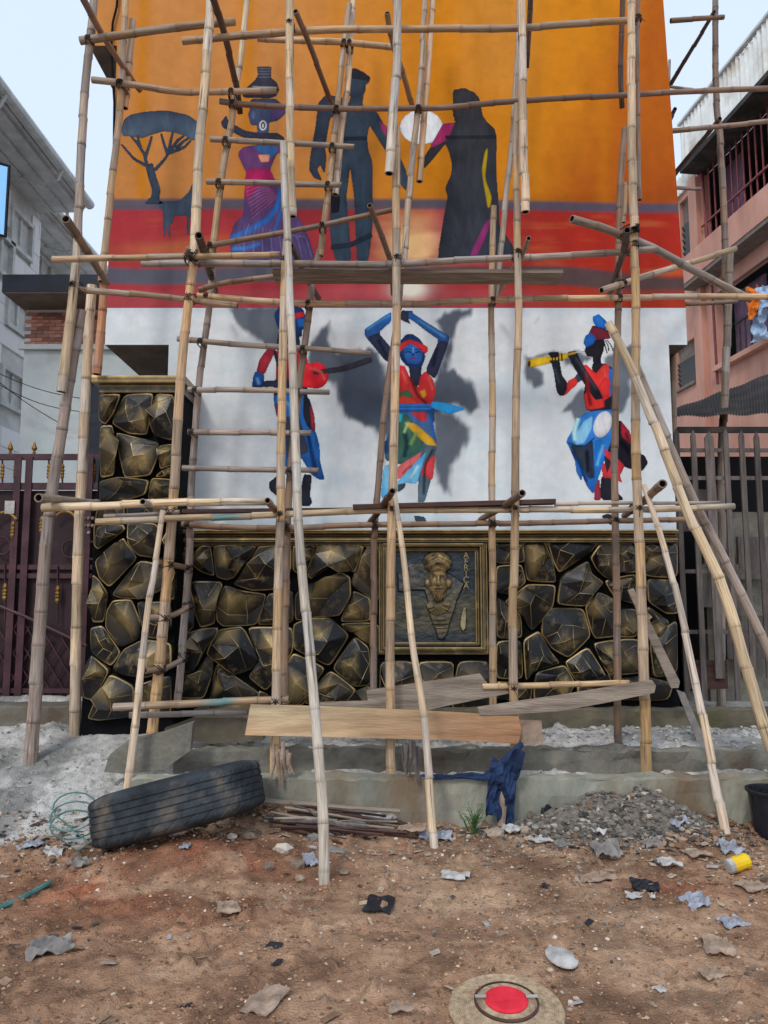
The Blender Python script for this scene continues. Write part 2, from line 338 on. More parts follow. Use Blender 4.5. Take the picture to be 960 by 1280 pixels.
# soft shapes are blurred in pixel space, hard figures are their own sheets
def inpoly(px, py, poly):
    ins = np.zeros(px.shape, bool); n = len(poly)
    dist = np.full(px.shape, 1e9)
    for i in range(n):
        x1, y1 = poly[i]; x2, y2 = poly[(i+1) % n]
        c = ((y1 > py) != (y2 > py)) & (px < (x2-x1)*(py-y1)/((y2-y1) or 1e-9)+x1); ins ^= c
        dx, dy = x2-x1, y2-y1; t = np.clip(((px-x1)*dx+(py-y1)*dy)/(dx*dx+dy*dy+1e-9), 0, 1)
        dist = np.minimum(dist, np.hypot(px-x1-t*dx, py-y1-t*dy))
    return np.where(ins, dist, -dist)
def zt(pts, ox, oy, k): return [(ox+x/k, oy+y/k) for x, y in pts]
def col(*c): return np.array(S(*c))
def skin(name, x0, x1, zz0, zz1, fn, step=.018, shear=None):
    nx = int((x1-x0)/step); ny = int((zz1-zz0)/step); X, Z = np.meshgrid(np.linspace(x0, x1, nx+1), np.linspace(zz0, zz1, ny+1))
    b = (Z-H0)/YW; v = (b*cth-sth)/(cth+b*sth); py = CY-v*F; u = X/YW*(cth-v*sth); px = CX+u*F
    C = fn(px, py)
    if shear: X = shear(X, Z)
    V = np.stack([X, np.full(X.shape, YW), Z], -1).reshape(-1, 3); idx = np.arange((nx+1)*(ny+1)).reshape(ny+1, nx+1)
    Fq = np.stack([idx[:-1, :-1], idx[:-1, 1:], idx[1:, 1:], idx[1:, :-1]], -1).reshape(-1, 4)
    return bigmesh(name, V, Fq, M['paint'], np.clip(C, .004, .88), bld)
def m3(a, b, k): return a*(1-k[..., None])+b*k[..., None]
def upper(px, py):
    n = fbm(px*.012, py*.012, 4, 5); nn = fbm(px*.05, py*.02, 4, 8)
    C = np.broadcast_to(col(170,118,66), px.shape+(3,)).copy()
    C = m3(C, col(176,114,22), ss(300, 560, px+60*n)); C = m3(C, col(156,84,20), ss(690, 800, px+90*n+(py-120)*.35))
    C = m3(C, col(142,62,26), ss(150, 250, py+60*n)*ss(700, 850, px)*.6)
    C = m3(C, col(176,134,78), ss(560, 600, px)*(1-ss(640, 700, px))*(1-ss(80, 160, py))*.25)
    for xc, wd_, st in ((178, 9, .8), (308, 11, .8), (258, 7, .4), (545, 9, .35), (600, 9, .4), (756, 10, .45), (420, 7, .3)):  # soft shadows of the scaffold poles, painted into the orange as darker streaks
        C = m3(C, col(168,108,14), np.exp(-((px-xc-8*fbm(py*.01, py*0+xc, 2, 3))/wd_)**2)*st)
    redk = ss(256, 262, py+3*n)
    rd = m3(np.broadcast_to(col(146,50,58), C.shape), col(146,40,30), ss(500, 760, px+80*n)); rd = m3(rd, col(166,84,50), ss(.08, .3, fbm(px*.008, py*.05, 4, 20))*.75)
    rd = m3(rd, col(166,104,66), np.exp(-((px-215)/60)**2-((py-313)/10)**2)*.7)
    gl = np.exp(-((px-520)/42)**2-((py-305)/32)**2)*(1.15+1.8*fbm(px*.02, py*.07, 3, 61)); rd = m3(rd, col(222,168,122), np.clip(gl, 0, .95))
    rd = m3(rd, col(176,74,92), ss(520, 560, px)*(1-ss(590, 640, px))*(1-ss(300, 350, py))*.5)
    C = m3(C, rd, redk)
    # dark horizon
    yc = 255+5*ss(560, 840, px); hw = 7-1*ss(200, 840, px)
    C = m3(C, col(72,76,96), (1-ss(hw-2.5, hw+2, np.abs(py-yc-1.5*n)))*.93)
    # dark wave near the bottom
    y2 = 345+6*np.sin((px-150)/90)-8*ss(140, 320, px)+10*ss(420, 560, px)-2*ss(640, 730, px)+8*ss(700, 850, px)
    h2 = 10-2*ss(420, 520, px)+4*ss(560, 700, px)
    C = m3(C, m3(np.broadcast_to(col(72,82,98), C.shape), col(70,62,66), ss(450, 600, px)), (1-ss(h2-3, h2+3, np.abs(py-y2)))*.95)
    low = ss(358, 366, py+4*n); C = m3(C, m3(np.broadcast_to(col(146,66,76), C.shape), col(142,52,34), ss(600, 760, px)), low*.7)
    C = m3(C, col(222,208,200), np.clip(np.exp(-((px-512)/22)**2-((py-361)/12)**2)*1.2, 0, .9))
    C = m3(C, col(190,90,100), np.exp(-((px-440)/40)**2-((py-362)/12)**2)*.5)
    return C*(1+.25*nn)[..., None]
taper = lambda X, Z: X-(X > 0)*(X/xr)*.085*np.clip((Z-zw)/3.1, 0, 1.3)
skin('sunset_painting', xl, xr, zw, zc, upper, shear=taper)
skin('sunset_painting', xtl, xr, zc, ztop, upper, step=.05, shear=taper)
SH = [  # soft grey shapes behind the dancers, with blur in px and strength
 (zt([(230,195),(470,195),(480,380),(400,350),(310,300),(255,250)],220,330,3.657), 5, .9),
 (zt([(620,400),(640,330),(690,260),(720,240),(690,340),(700,400),(860,385),(940,390),(960,760),(850,735),(770,700),(740,610),(700,540),(620,520)],220,330,3.657), 5, .95),
 (zt([(30,390),(150,330),(250,400),(310,600),(290,700),(230,900),(200,850),(180,700),(60,680),(0,570)],420,350,3.878), 6, .95),
 (zt([(450,190),(590,145),(650,145),(650,165),(590,200),(570,300),(555,430),(610,440),(660,500),(715,630),(640,640),(570,600),(480,640),(470,500),(510,400),(545,290)],420,350,3.878), 5, .95),
 (zt([(470,620),(560,650),(640,720),(600,830),(560,900),(560,1050),(480,990),(470,850)],420,350,3.878), 6, .9),
 (zt([(165,185),(125,270),(118,360),(200,340),(320,330),(410,360),(430,380),(330,440),(290,440),(255,370),(150,400),(190,450),(192,500),(150,515),(115,470),(92,380),(100,280)],630,350,3.878), 3.5, .9),
 (zt([(380,520),(275,645),(330,625),(350,690),(410,640),(420,560)],630,350,3.878), 3.5, .85),
 (zt([(470,370),(560,340),(612,318),(600,560),(560,640),(520,640)],630,350,3.878), 4, .85),
]
def lower(px, py):
    n = fbm(px*.02, py*.02, 4, 5); nn = fbm(px*.09, py*.015, 4, 8)
    C = np.broadcast_to(col(195,216,236), px.shape+(3,)).copy()
    C = m3(C, col(182,204,222), ss(0, .25, n)*.6); C = m3(C, col(164,184,200), (1-ss(386, 398, py+10*n))*.5); C = m3(C, col(158,178,194), ss(640, 664, py+14*n)*.4)
    for poly, bl, st in SH:
        k = ss(-bl*.6, bl*.9, inpoly(px, py, poly)+18*n+13*nn)*st
        C = m3(C, m3(np.broadcast_to(col(66,78,96), C.shape), col(62,72,88), ss(-.05, .2, n)), k)
    return C*(1+.14*nn)[..., None]
skin('white_painting', xil, xir, z0, zs, lower); skin('white_painting', xl, xr, zs, zw, lower)
# ------ painted figures: thin sheets of paint on the wall
class Fig:
    def __init__(s, name, ox, oy, sc): s.name = name; s.o = (ox, oy, sc); s.L = []
    def poly(s, c, pts, c2=None, smooth=1, soft=.55):
        ox, oy, k = s.o; pts = [Vector((x, y)) for x, y in pts]
        for _ in range(smooth):
            q = []
            for i in range(len(pts)):
                a, b = pts[i], pts[(i+1) % len(pts)]; q += [a*.88+b*.12, a*.12+b*.88]
            pts = q
        s.L.append((S(*c), S(*(c2 or c)), [(ox+p.x/k, oy+p.y/k) for p in pts], soft))
    def line(s, c, pts, wd, w2=None, c2=None):
        pts = [Vector((x, y)) for x, y in pts]; L_ = []; R_ = []; w2 = w2 or wd
        for i, p in enumerate(pts):
            t = (pts[min(i+1, len(pts)-1)]-pts[max(0, i-1)]).normalized(); nn = Vector((-t.y, t.x)); w_ = wd+(w2-wd)*i/(len(pts)-1)
            L_.append(p+nn*w_/2); R_.append(p-nn*w_/2)
        s.poly(c, [(p.x, p.y) for p in L_+R_[::-1]], c2, smooth=1 if len(pts) > 2 else 0)
    def ell(s, c, x, y, rx, ry, c2=None, rot=0, n=18):
        cr, sr = math.cos(rot), math.sin(rot)
        s.poly(c, [(x+rx*math.cos(a)*cr-ry*math.sin(a)*sr, y+rx*math.cos(a)*sr+ry*math.sin(a)*cr) for a in [2*math.pi*i/n for i in range(n)]], c2, 0)
    def done(s, step=.0058):
        ax = [p[0] for l in s.L for p in l[2]]; ay = [p[1] for l in s.L for p in l[2]]
        A, B = P(min(ax)-2, max(ay)+2, YW), P(max(ax)+2, min(ay)-2, YW); x0 = min(A.x, P(min(ax)-2, min(ay), YW).x); x1 = max(B.x, P(max(ax)+2, max(ay), YW).x)
        X, Z = np.meshgrid(np.arange(x0, x1, step), np.arange(A.z, B.z, step)); b = (Z-H0)/YW; v = (b*cth-sth)/(cth+b*sth); py = CY-v*F; px = CX+X/YW*(cth-v*sth)*F
        cov = np.full(X.shape, -9.); C = np.zeros(X.shape+(3,)); C[:] = s.L[0][0]; seed = len(s.L)*7
        br = fbm(px*.22, py*.05, 3, seed); bl = fbm(px*.06, py*.06, 3, seed+3)
        for i, (c1, c2, pts, soft) in enumerate(s.L):
            xs_, ys_ = [p[0] for p in pts], [p[1] for p in pts]; m = 4
            cc = np.where((px[0] > min(xs_)-m-6) & (px[0] < max(xs_)+m+6))[0]; rr_ = np.where((py[:, 0] > min(ys_)-m) & (py[:, 0] < max(ys_)+m))[0]
            if not len(cc) or not len(rr_): continue
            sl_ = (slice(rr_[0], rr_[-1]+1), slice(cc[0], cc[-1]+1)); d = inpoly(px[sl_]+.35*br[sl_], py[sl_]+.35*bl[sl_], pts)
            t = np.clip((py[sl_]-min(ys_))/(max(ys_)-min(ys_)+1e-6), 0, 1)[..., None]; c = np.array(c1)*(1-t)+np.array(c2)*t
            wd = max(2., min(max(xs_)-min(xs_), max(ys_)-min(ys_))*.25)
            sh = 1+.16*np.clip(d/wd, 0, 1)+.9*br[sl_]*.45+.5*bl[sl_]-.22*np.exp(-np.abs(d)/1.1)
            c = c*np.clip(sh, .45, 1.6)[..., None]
            sub = cov[sl_]; k = ss(-soft, soft, d) if i else np.ones(d.shape); k = np.where(sub < -.5, ss(-3, -.8, d), k)
            C[sl_] = C[sl_]*(1-k[..., None])+c*k[..., None]; cov[sl_] = np.maximum(sub, d)
        keep = (cov[:-1, :-1]+cov[1:, 1:]+cov[:-1, 1:]+cov[1:, :-1])/4 > -.05
        idx = np.arange(X.size).reshape(X.shape); Fq = np.stack([idx[:-1, :-1], idx[:-1, 1:], idx[1:, 1:], idx[1:, :-1]], -1)[keep]
        used, inv = np.unique(Fq, return_inverse=True); V = np.stack([X, np.full(X.shape, YW-.003), Z], -1).reshape(-1, 3)[used]
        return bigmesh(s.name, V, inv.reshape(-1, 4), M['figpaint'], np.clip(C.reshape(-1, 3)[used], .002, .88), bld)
SL = (46,60,78)
f = Fig('painted_acacia', 80, 0, 4)
f.poly(SL, [(285,650),(300,600),(330,575),(400,560),(510,552),(620,575),(690,625),(700,690),(640,702),(610,680),(550,662),(500,655),(440,672),(390,690),(340,682),(295,680)], (66,84,104))
f.line(SL, [(452,1015),(462,950),(440,880),(425,820)], 42, 38)
f.poly(SL, [(400,1020),(435,985),(460,985),(500,1020)])
for a in ([(425,835),(350,795),(288,722)], [(415,830),(402,770),(365,715),(335,680)], [(405,790),(425,730),(440,680)], [(455,850),(505,795),(535,745)], [(520,775),(500,720),(485,668)], [(385,745),(372,700),(368,675)],
          [(525,755),(535,700),(545,660)], [(535,750),(570,700),(600,680)], [(525,765),(600,738),(635,702)], [(560,742),(600,705),(625,690)]): f.line(SL, a, 17, 9)
f.done()
f = Fig('painted_antelope', 80, 0, 4)
f.poly(SL, [(655,830),(665,855),(675,832),(684,1000),(694,1060),(668,1070),(660,1175),(640,1175),(640,1080),(628,1085),(625,1172),(612,1172),(615,1075),(550,1078),(545,1110),(525,1130),(535,1182),(525,1182),(512,1130),(505,1182),(497,1182),(495,1050),(480,1040),(470,1010),(580,1005),(625,960),(650,900)], (62,78,98)); f.done()
f = Fig('painted_water_carrier', 250, 60, 4.57)
DB = (44,50,70)
f.poly(DB, [(120,425),(150,385),(165,425),(200,440),(260,475),(330,485),(440,485),(480,510),(486,550),(440,535),(330,515),(250,512),(190,482),(130,455)], (40,42,58))
f.poly((88,52,98), [(225,590),(250,565),(460,535),(484,600),(440,600),(405,680),(400,710),(425,750),(460,780),(500,850),(560,960),(620,1080),(660,1215),(180,1215),(170,1080),(200,1000),(250,950),(250,880),(260,760),(265,710),(235,650),(218,610)], (72,66,112))
f.poly((142,32,84), [(268,690),(398,690),(425,748),(330,800),(260,870),(256,760)]); f.poly((46,86,140), [(295,560),(445,545),(440,600),(400,640),(330,590)]); f.poly((196,130,110), [(330,610),(400,610),(395,650),(350,655)])
f.line((44,96,170), [(462,800),(445,900),(390,980),(290,1040),(175,1092)], 28, 40); f.line((52,104,176), [(345,1118),(260,1145),(178,1150)], 26); f.line((50,90,160), [(470,900),(440,1010),(400,1100)], 20)
for i in range(16):
    x = 260+i*20; f.line((120,120,170) if i % 2 else (96,84,140), [(x, 1000+5*i), (x-30+5*i, 1080), (x-40+8*i, 1200)], 4)
for i in range(9): f.line((170,90,140), [(262+4*i, 800+22*i), (330+8*i, 780+14*i), (400+5*i, 800+6*i)], 4)
f.poly((46,54,76), [(290,290),(430,290),(490,340),(485,380),(440,415),(395,425),(392,485),(330,488),(325,440),(290,440),(275,380),(285,350)], (56,70,104))
f.poly((62,52,92), [(420,320),(488,340),(484,380),(440,412),(400,418)]); f.ell((70,84,118), 305, 385, 12, 26)
f.poly((50,54,66), [(325,108),(410,108),(405,135),(405,170),(440,200),(452,240),(435,275),(400,287),(240,282),(265,230),(310,190),(330,160),(330,135)], (34,34,46))
for y in (118, 134, 150, 168): f.line((88,94,108), [(332,y),(402,y)], 5)
f.line((120,124,134), [(300,222),(440,228)], 9); f.line((82,84,100), [(275,250),(445,256)], 6)
f.ell((196,200,206), 360, 443, 21, 29); f.ell((46,58,84), 360, 443, 14, 22); f.ell((196,200,206), 360, 445, 5, 12)
f.done()
f = Fig('painted_man', 370, 60, 3.43)
MN = (40,50,66)
f.poly(MN, [(205,215),(130,200),(95,235),(85,330),(65,440),(55,520),(78,558),(112,568),(90,520),(104,500),(122,540),(131,470),(124,430),(146,300),(166,290),(205,300)])
f.poly(MN, [(150,215),(225,240),(235,205),(232,95),(290,108),(318,130),(312,148),(300,155),(298,180),(288,205),(285,245),(345,272),(395,360),(470,520),(482,580),(470,612),(445,580),(440,520),(390,450),(340,370),(315,330),(305,380),(308,430),(328,490),(327,640),(328,760),(310,915),(262,915),(256,800),(250,640),(232,506),(216,640),(226,760),(238,915),(172,915),(150,830),(145,760),(150,640),(160,540),(150,380),(160,300)], (48,66,84), 1)
f.ell((40,50,66), 252, 150, 44, 62); f.poly((28,30,40), [(214,112),(222,94),(245,86),(290,104),(320,128),(312,142),(296,140),(236,130)]); f.poly((24,24,32), [(150,600),(190,640),(185,705),(150,710)])
f.poly((120,44,88), [(358,312),(392,340),(388,385),(365,350)]); f.line((30,36,48), [(150,390),(305,388)], 16); f.line((34,46,60), [(150,855),(235,845),(325,800)], 22)  # level dark band at the waist: cast shadow of a bamboo ledger, painted on
f.done()
f = Fig('painted_woman', 370, 60, 3.43)
f.ell((212,220,232), 538, 340, 92, 74, (186,204,226))
f.poly((42,44,50), [(675,180),(715,175),(765,190),(785,215),(800,290),(820,320),(850,345),(860,380),(858,540),(868,660),(870,760),(900,800),(935,860),(945,905),(610,905),(612,860),(635,720),(650,640),(640,600),(665,545),(670,500),(655,440),(640,410),(600,460),(548,520),(548,470),(580,420),(600,380),(630,325),(675,322),(690,315),(683,300),(675,265),(680,235),(672,205)], (44,50,62))
f.ell((42,44,50), 716, 218, 44, 46); f.poly((42,44,50), [(672,235),(664,262),(674,272),(672,290),(690,304),(712,300),(712,235)]); f.poly((136,40,92), [(630,325),(682,320),(660,372),(640,400),(580,430),(575,420),(600,380)]); f.poly((150,132,26), [(820,428),(822,450),(810,560),(840,640),(834,680),(822,688),(802,570),(796,520),(808,450)])
f.poly((118,44,100), [(820,735),(838,740),(806,830),(775,892),(745,892),(775,820)]); f.line((30,32,40), [(640,384),(855,382)], 15); f.ell((40,42,52), 684, 300, 6, 16)  # level dark band across her: ledger shadow put into the figure's colour
f.done()
BL, BD, NV, RD, RD2 = (30,84,158), (24,50,96), (38,48,68), (178,42,50), (132,40,54)
f = Fig('painted_guitarist', 220, 330, 3.657)
f.poly(NV, [(470,300),(560,310),(570,385),(455,400)]); f.poly(RD2, [(420,385),(458,392),(402,508),(368,492),(380,440)]); f.poly(BL, [(362,490),(404,505),(402,562),(348,566),(352,520)], BD)
f.poly((36,46,70), [(448,520),(600,520),(600,640),(446,640)]); f.poly((158,40,50), [(455,395),(575,378),(606,450),(590,565),(455,555),(458,470)], (110,36,56)); f.poly(NV, [(395,535),(530,528),(530,562),(395,562)]); f.line((30,40,60), [(450,395),(462,440),(470,470)], 14)
f.ell((196,36,48), 640, 510, 57, 60, (160,30,44)); f.poly((196,40,50), [(560,470),(620,450),(640,570),(575,560)]); f.line((46,46,58), [(628,497),(760,480),(895,436)], 22, 26)
f.poly(BD, [(470,195),(545,192),(580,205),(592,240),(588,268),(596,290),(576,300),(575,332),(548,330),(500,322),(468,300),(448,232)]); f.poly(BL, [(548,250),(586,248),(588,268),(594,288),(560,290)]); f.poly((170,40,56), [(540,226),(582,218),(588,240),(545,252)])
f.poly((34,104,186), [(450,598),(582,590),(604,720),(640,770),(656,830),(658,900),(680,987),(655,985),(618,962),(570,880),(500,935),(488,850),(465,700),(448,640)], (28,70,130))
f.poly((50,56,74), [(500,700),(560,690),(610,860),(560,880),(505,900)]); f.poly((30,34,46), [(585,592),(612,620),(634,700),(636,768),(600,745),(580,690)]); f.poly(RD2, [(612,640),(634,700),(636,768),(618,750)]); f.poly((110,50,80), [(452,640),(466,640),(472,710),(458,690)])
f.L.append(f.L[-1])
f.line((90,160,220), [(470,620),(520,640),(540,760)], 18); f.L[-1] = f.L[-1][:3]+(2.2,); f.line((16,40,90), [(600,760),(620,860),(640,960)], 18); f.L[-1] = f.L[-1][:3]+(2.2,); f.line((226,80,80), [(610,475),(660,490),(680,530)], 14); f.L[-1] = f.L[-1][:3]+(2.2,); f.line((90,150,214), [(370,520),(380,550)], 12); f.L[-1] = f.L[-1][:3]+(2.,)
f.poly((36,40,54), [(505,930),(462,1062),(428,1032),(424,1000),(470,962)]); f.poly((32,36,48), [(583,960),(622,965),(612,1060),(624,1090),(608,1108),(560,1102)])
f.done()
f = Fig('painted_dancer', 420, 350, 3.878)
f.poly((36,92,170), [(268,155),(225,180),(140,238),(138,268),(250,405),(268,330),(205,255),(268,200)], (40,46,68)); f.poly((36,46,70), [(205,255),(262,330),(252,402),(150,278)])
f.poly((40,44,62), [(315,148),(372,150),(372,178),(350,190),(362,214),(330,200),(312,192)]); f.poly((36,84,152), [(355,150),(400,180),(470,225),(552,275),(546,302),(482,482),(432,442),(500,290),(440,250),(390,210),(348,182)], (38,44,66))
f.poly((38,44,66), [(500,292),(546,302),(482,482),(432,442)])
f.poly((34,42,62), [(350,400),(415,400),(412,470),(392,525),(362,485)]); f.poly(BD, [(305,300),(340,265),(370,262),(405,285),(428,320),(432,380),(415,420),(380,432),(340,415),(312,380)])
f.poly((38,100,178), [(330,318),(380,305),(420,340),(418,390),(400,410),(350,405),(328,370)], (34,72,140)); f.poly(RD, [(308,312),(350,288),(392,300),(442,322),(447,345),(432,357),(400,332),(360,306),(332,326),(312,352)])
for a in ([(335,352),(350,347),(365,354)], [(385,354),(400,347),(412,352)]): f.line((16,24,46), a, 6)
f.line((16,24,46), [(336,340),(352,334),(366,340)], 4); f.line((16,24,46), [(384,340),(400,334),(414,340)], 4); f.ell((20,30,56), 374, 362, 7, 4); f.line((110,40,70), [(360,382),(374,378),(390,382)], 7); f.line((120,170,220), [(374,325),(374,352)], 4)
f.poly((40,70,120), [(292,560),(474,560),(478,700),(288,700)]); f.poly((184,44,54), [(300,408),(332,415),(370,500),(398,525),(410,462),(435,443),(472,485),(483,540),(470,590),(452,612),(300,612)], (170,50,50)); f.poly((60,96,70), [(300,548),(350,530),(378,566),(330,582),(300,580)]); f.poly((200,140,40), [(405,540),(430,530),(440,560),(420,575)]); f.poly((230,232,236), [(300,400),(332,412),(356,440),(340,418),(300,412)])
f.poly((196,62,50), [(300,570),(330,560),(400,590),(380,600),(300,600)])
f.poly((60,96,160), [(245,760),(300,640),(452,640),(482,750),(490,800),(440,835),(415,850),(300,895),(235,870)], (58,90,84)); f.poly((52,92,82), [(300,660),(350,650),(430,780),(400,840),(300,870)]); f.poly((188,150,44), [(328,690),(382,694),(470,770),(490,806),(440,800),(370,735)]); f.poly((170,52,60), [(360,640),(440,640),(440,690),(400,680)]); f.poly((40,150,170), [(300,640),(325,650),(318,690),(300,690)])
f.poly((44,110,190), [(296,600),(462,600),(462,630),(296,630)]); f.line((20,60,120), [(298,616),(460,616)], 4); f.poly((44,140,220), [(465,590),(530,595),(632,625),(545,652),(455,616)]); f.poly((40,90,170), [(448,640),(470,690),(486,780),(470,760)])
f.poly((64,84,100), [(425,800),(490,805),(472,870),(462,960),(430,1075),(395,1078),(400,960),(402,880)], (80,104,120)); f.poly((190,96,100), [(295,905),(418,830),(402,872),(300,972)]); f.poly((180,60,70), [(430,880),(482,845),(468,972),(410,945)])
f.poly((60,150,210), [(440,830),(418,900),(392,988),(330,980),(300,1035),(292,985),(380,890)], (110,180,220)); f.poly((120,180,214), [(228,905),(292,880),(296,1040),(218,1064)], (52,140,200)); f.poly((50,60,76), [(300,990),(340,985),(330,1010),(300,1030)])
f.poly((52,64,82), [(378,1142),(430,1148),(442,1182),(388,1178)]); f.line((150,70,80), [(320,940),(345,915),(370,900)], 8)
def hi(c, pts, w_, soft=2.2): f.line(c, pts, w_); f.L[-1] = f.L[-1][:3]+(soft,)
hi((70,140,210), [(150,240),(215,195),(262,170)], 12); hi((70,130,196), [(400,195),(470,240),(530,278)], 10); hi((20,26,44), [(205,290),(245,370)], 14); hi((20,26,44), [(490,330),(470,420)], 14)
hi((80,30,40), [(360,470),(395,560),(440,600)], 12); hi((216,90,80), [(320,440),(345,500)], 10); hi((216,90,80), [(450,470),(468,530)], 10); hi((24,50,60), [(330,720),(345,800),(330,860)], 22); hi((110,150,90), [(390,740),(360,800)], 16)
hi((170,220,240), [(400,900),(360,960)], 12); hi((30,60,110), [(240,780),(246,840)], 20); hi((24,30,48), [(470,820),(430,900),(425,1040)], 12); hi((30,40,80), [(322,380),(345,412),(400,418)], 8); hi((150,190,130), [(350,690),(330,740)], 10)
f.done()
f = Fig('painted_flutist', 630, 350, 3.878)
f.poly((26,26,36), [(470,790),(530,690),(565,680),(612,740),(622,830),(680,850),(699,885),(670,927),(600,912),(540,882)]); f.poly((150,36,50), [(565,682),(612,738),(618,800),(570,760)])
f.poly((32,34,46), [(468,955),(522,948),(542,1020),(584,1067),(470,1067)]); f.poly((36,42,56), [(474,1142),(500,1134),(545,1140),(540,1157),(480,1157)])
f.poly((32,34,44), [(385,560),(400,460),(480,400),(530,430),(540,640),(400,635)])
f.poly((44,110,190), [(300,780),(385,645),(430,635),(532,628),(548,640),(532,760),(500,830),(472,900),(455,960),(432,1038),(402,1000),(380,945),(374,975),(350,930),(345,880),(320,820)], (30,86,160))
f.poly((110,168,214), [(330,770),(390,680),(430,660),(425,720),(390,790),(350,800)]); f.poly((40,50,66), [(318,800),(400,800),(430,770),(440,960),(410,965),(360,880)]); f.poly((28,100,180), [(440,780),(470,770),(500,830),(460,950),(436,1020),(445,900)])
f.line((24,44,76), [(400,812),(420,880),(425,960)], 6); f.line((24,44,76), [(310,790),(380,812),(440,765)], 5)
f.ell((196,204,214), 478, 700, 42, 66, (176,182,192), rot=.35); f.poly((176,46,60), [(480,815),(530,845),(585,900),(560,950),(575,985),(530,960),(480,960),(472,900),(500,880)]); f.poly((130,44,66), [(440,1000),(462,960),(470,1065),(436,1067)])
f.poly((38,38,48), [(485,850),(520,880),(500,940),(490,900)])
f.poly((196,50,48), [(378,415),(400,410),(442,452),(480,408),(508,415),(520,480),(522,560),(485,585),(488,618),(402,632),(386,560),(420,520)]); f.poly((30,32,42), [(430,405),(468,400),(480,412),(445,455),(425,430)])
f.poly((40,90,160), [(505,430),(538,430),(538,562),(512,562)]); f.poly((44,54,76), [(340,472),(382,430),(398,470),(350,502)]); f.poly((196,50,50), [(290,540),(312,488),(346,470),(358,500),(300,556),(275,562)])
f.poly((32,34,44), [(225,385),(268,390),(280,460),(304,495),(306,530),(290,560),(270,560),(255,540),(240,440)])
f.poly((28,30,40), [(305,350),(350,342),(368,385),(400,440),(462,530),(482,575),(440,582),(380,490),(330,410)])
f.poly((190,48,48), [(455,520),(490,470),(515,490),(512,560),(480,570)])
f.poly((196,162,34), [(113,386),(305,355),(310,382),(125,426)]); f.ell((60,48,20), 122, 406, 7, 16); f.line((150,124,40), [(308,362),(345,352)], 12); f.line((180,186,190), [(345,352),(392,345)], 5)
f.poly((30,30,38), [(212,352),(262,348),(270,372),(228,380)])
for x in (232, 246, 262, 278): f.line((30,30,38), [(x,356),(x+3,392)], 8)
f.poly((34,36,46), [(218,390),(270,388),(268,402),(226,404)])
hi((150,206,240), [(360,670),(340,740),(345,780)], 20); hi((16,44,96), [(330,830),(370,900),(400,980)], 14); hi((90,160,220), [(480,800),(450,900)], 12); hi((120,24,32), [(400,450),(410,560),(420,610)], 16); hi((226,90,80), [(480,430),(490,470)], 10)
hi((60,66,84), [(245,430),(268,500)], 8); hi((60,66,84), [(350,380),(400,460),(450,530)], 8); hi((12,14,22), [(560,780),(640,870)], 22); hi((80,30,44), [(590,740),(608,790)], 14); hi((12,16,30), [(400,830),(408,930)], 16)
f.poly((28,28,36), [(390,345),(396,322),(440,288),(487,288),(482,340),(470,372),(470,405),(433,407),(430,372),(402,370)]); f.poly((96,34,50), [(430,218),(502,244),(518,284),(440,292),(408,262)]); f.poly((30,86,170), [(384,306),(394,270),(420,255),(448,284),(432,312),(400,328)]); f.poly((34,110,200), [(430,178),(460,164),(508,214),(492,242),(452,232),(432,204)], (28,80,160)); f.line((24,30,60), [(436,226),(480,236),(506,250)], 5)
for a in ([(490,292),(505,320),(508,345)], [(498,290),(520,318),(530,348)], [(485,300),(492,330),(500,355)]): f.line((28,28,38), a, 4)
f.done()
# cable down the left edge, soffit skins
mb = MB(); mb.tube([P(148,-20,6.97), P(146,8,6.97), P(141,28,6.97), P(139,60,6.97), P(141,98,6.97), P(143,128,6.97), P(142,200,6.97)], .012, 6)
o = mb.build('cable', M['black'], bld); o['label'] = 'black cable hanging down the left edge'

# ------------------------------------------------------------------ stone clad wall and pillar
def clip(poly, a, b, c):                 # keep a*x+b*y<=c
    out = []
    for i in range(len(poly)):
        p, q = poly[i], poly[(i+1) % len(poly)]; dp = a*p[0]+b*p[1]-c; dq = a*q[0]+b*q[1]-c
        if dp <= 0: out.append(p)
        if dp*dq < 0: t = dp/(dp-dq); out.append((p[0]+t*(q[0]-p[0]), p[1]+t*(q[1]-p[1])))
    return out
def cells(seeds, box):
    x0, x1, y0, y1 = box; res = []
    for i, s in enumerate(seeds):
        poly = [(x0,y0),(x1,y0),(x1,y1),(x0,y1)]
        for j, t in enumerate(seeds):
            if i == j or not poly: continue
            a, b = t[0]-s[0], t[1]-s[1]; c = (t[0]**2+t[1]**2-s[0]**2-s[1]**2)/2
            poly = clip(poly, a, b, c)
        if len(poly) >= 3: res.append(poly)
    return res
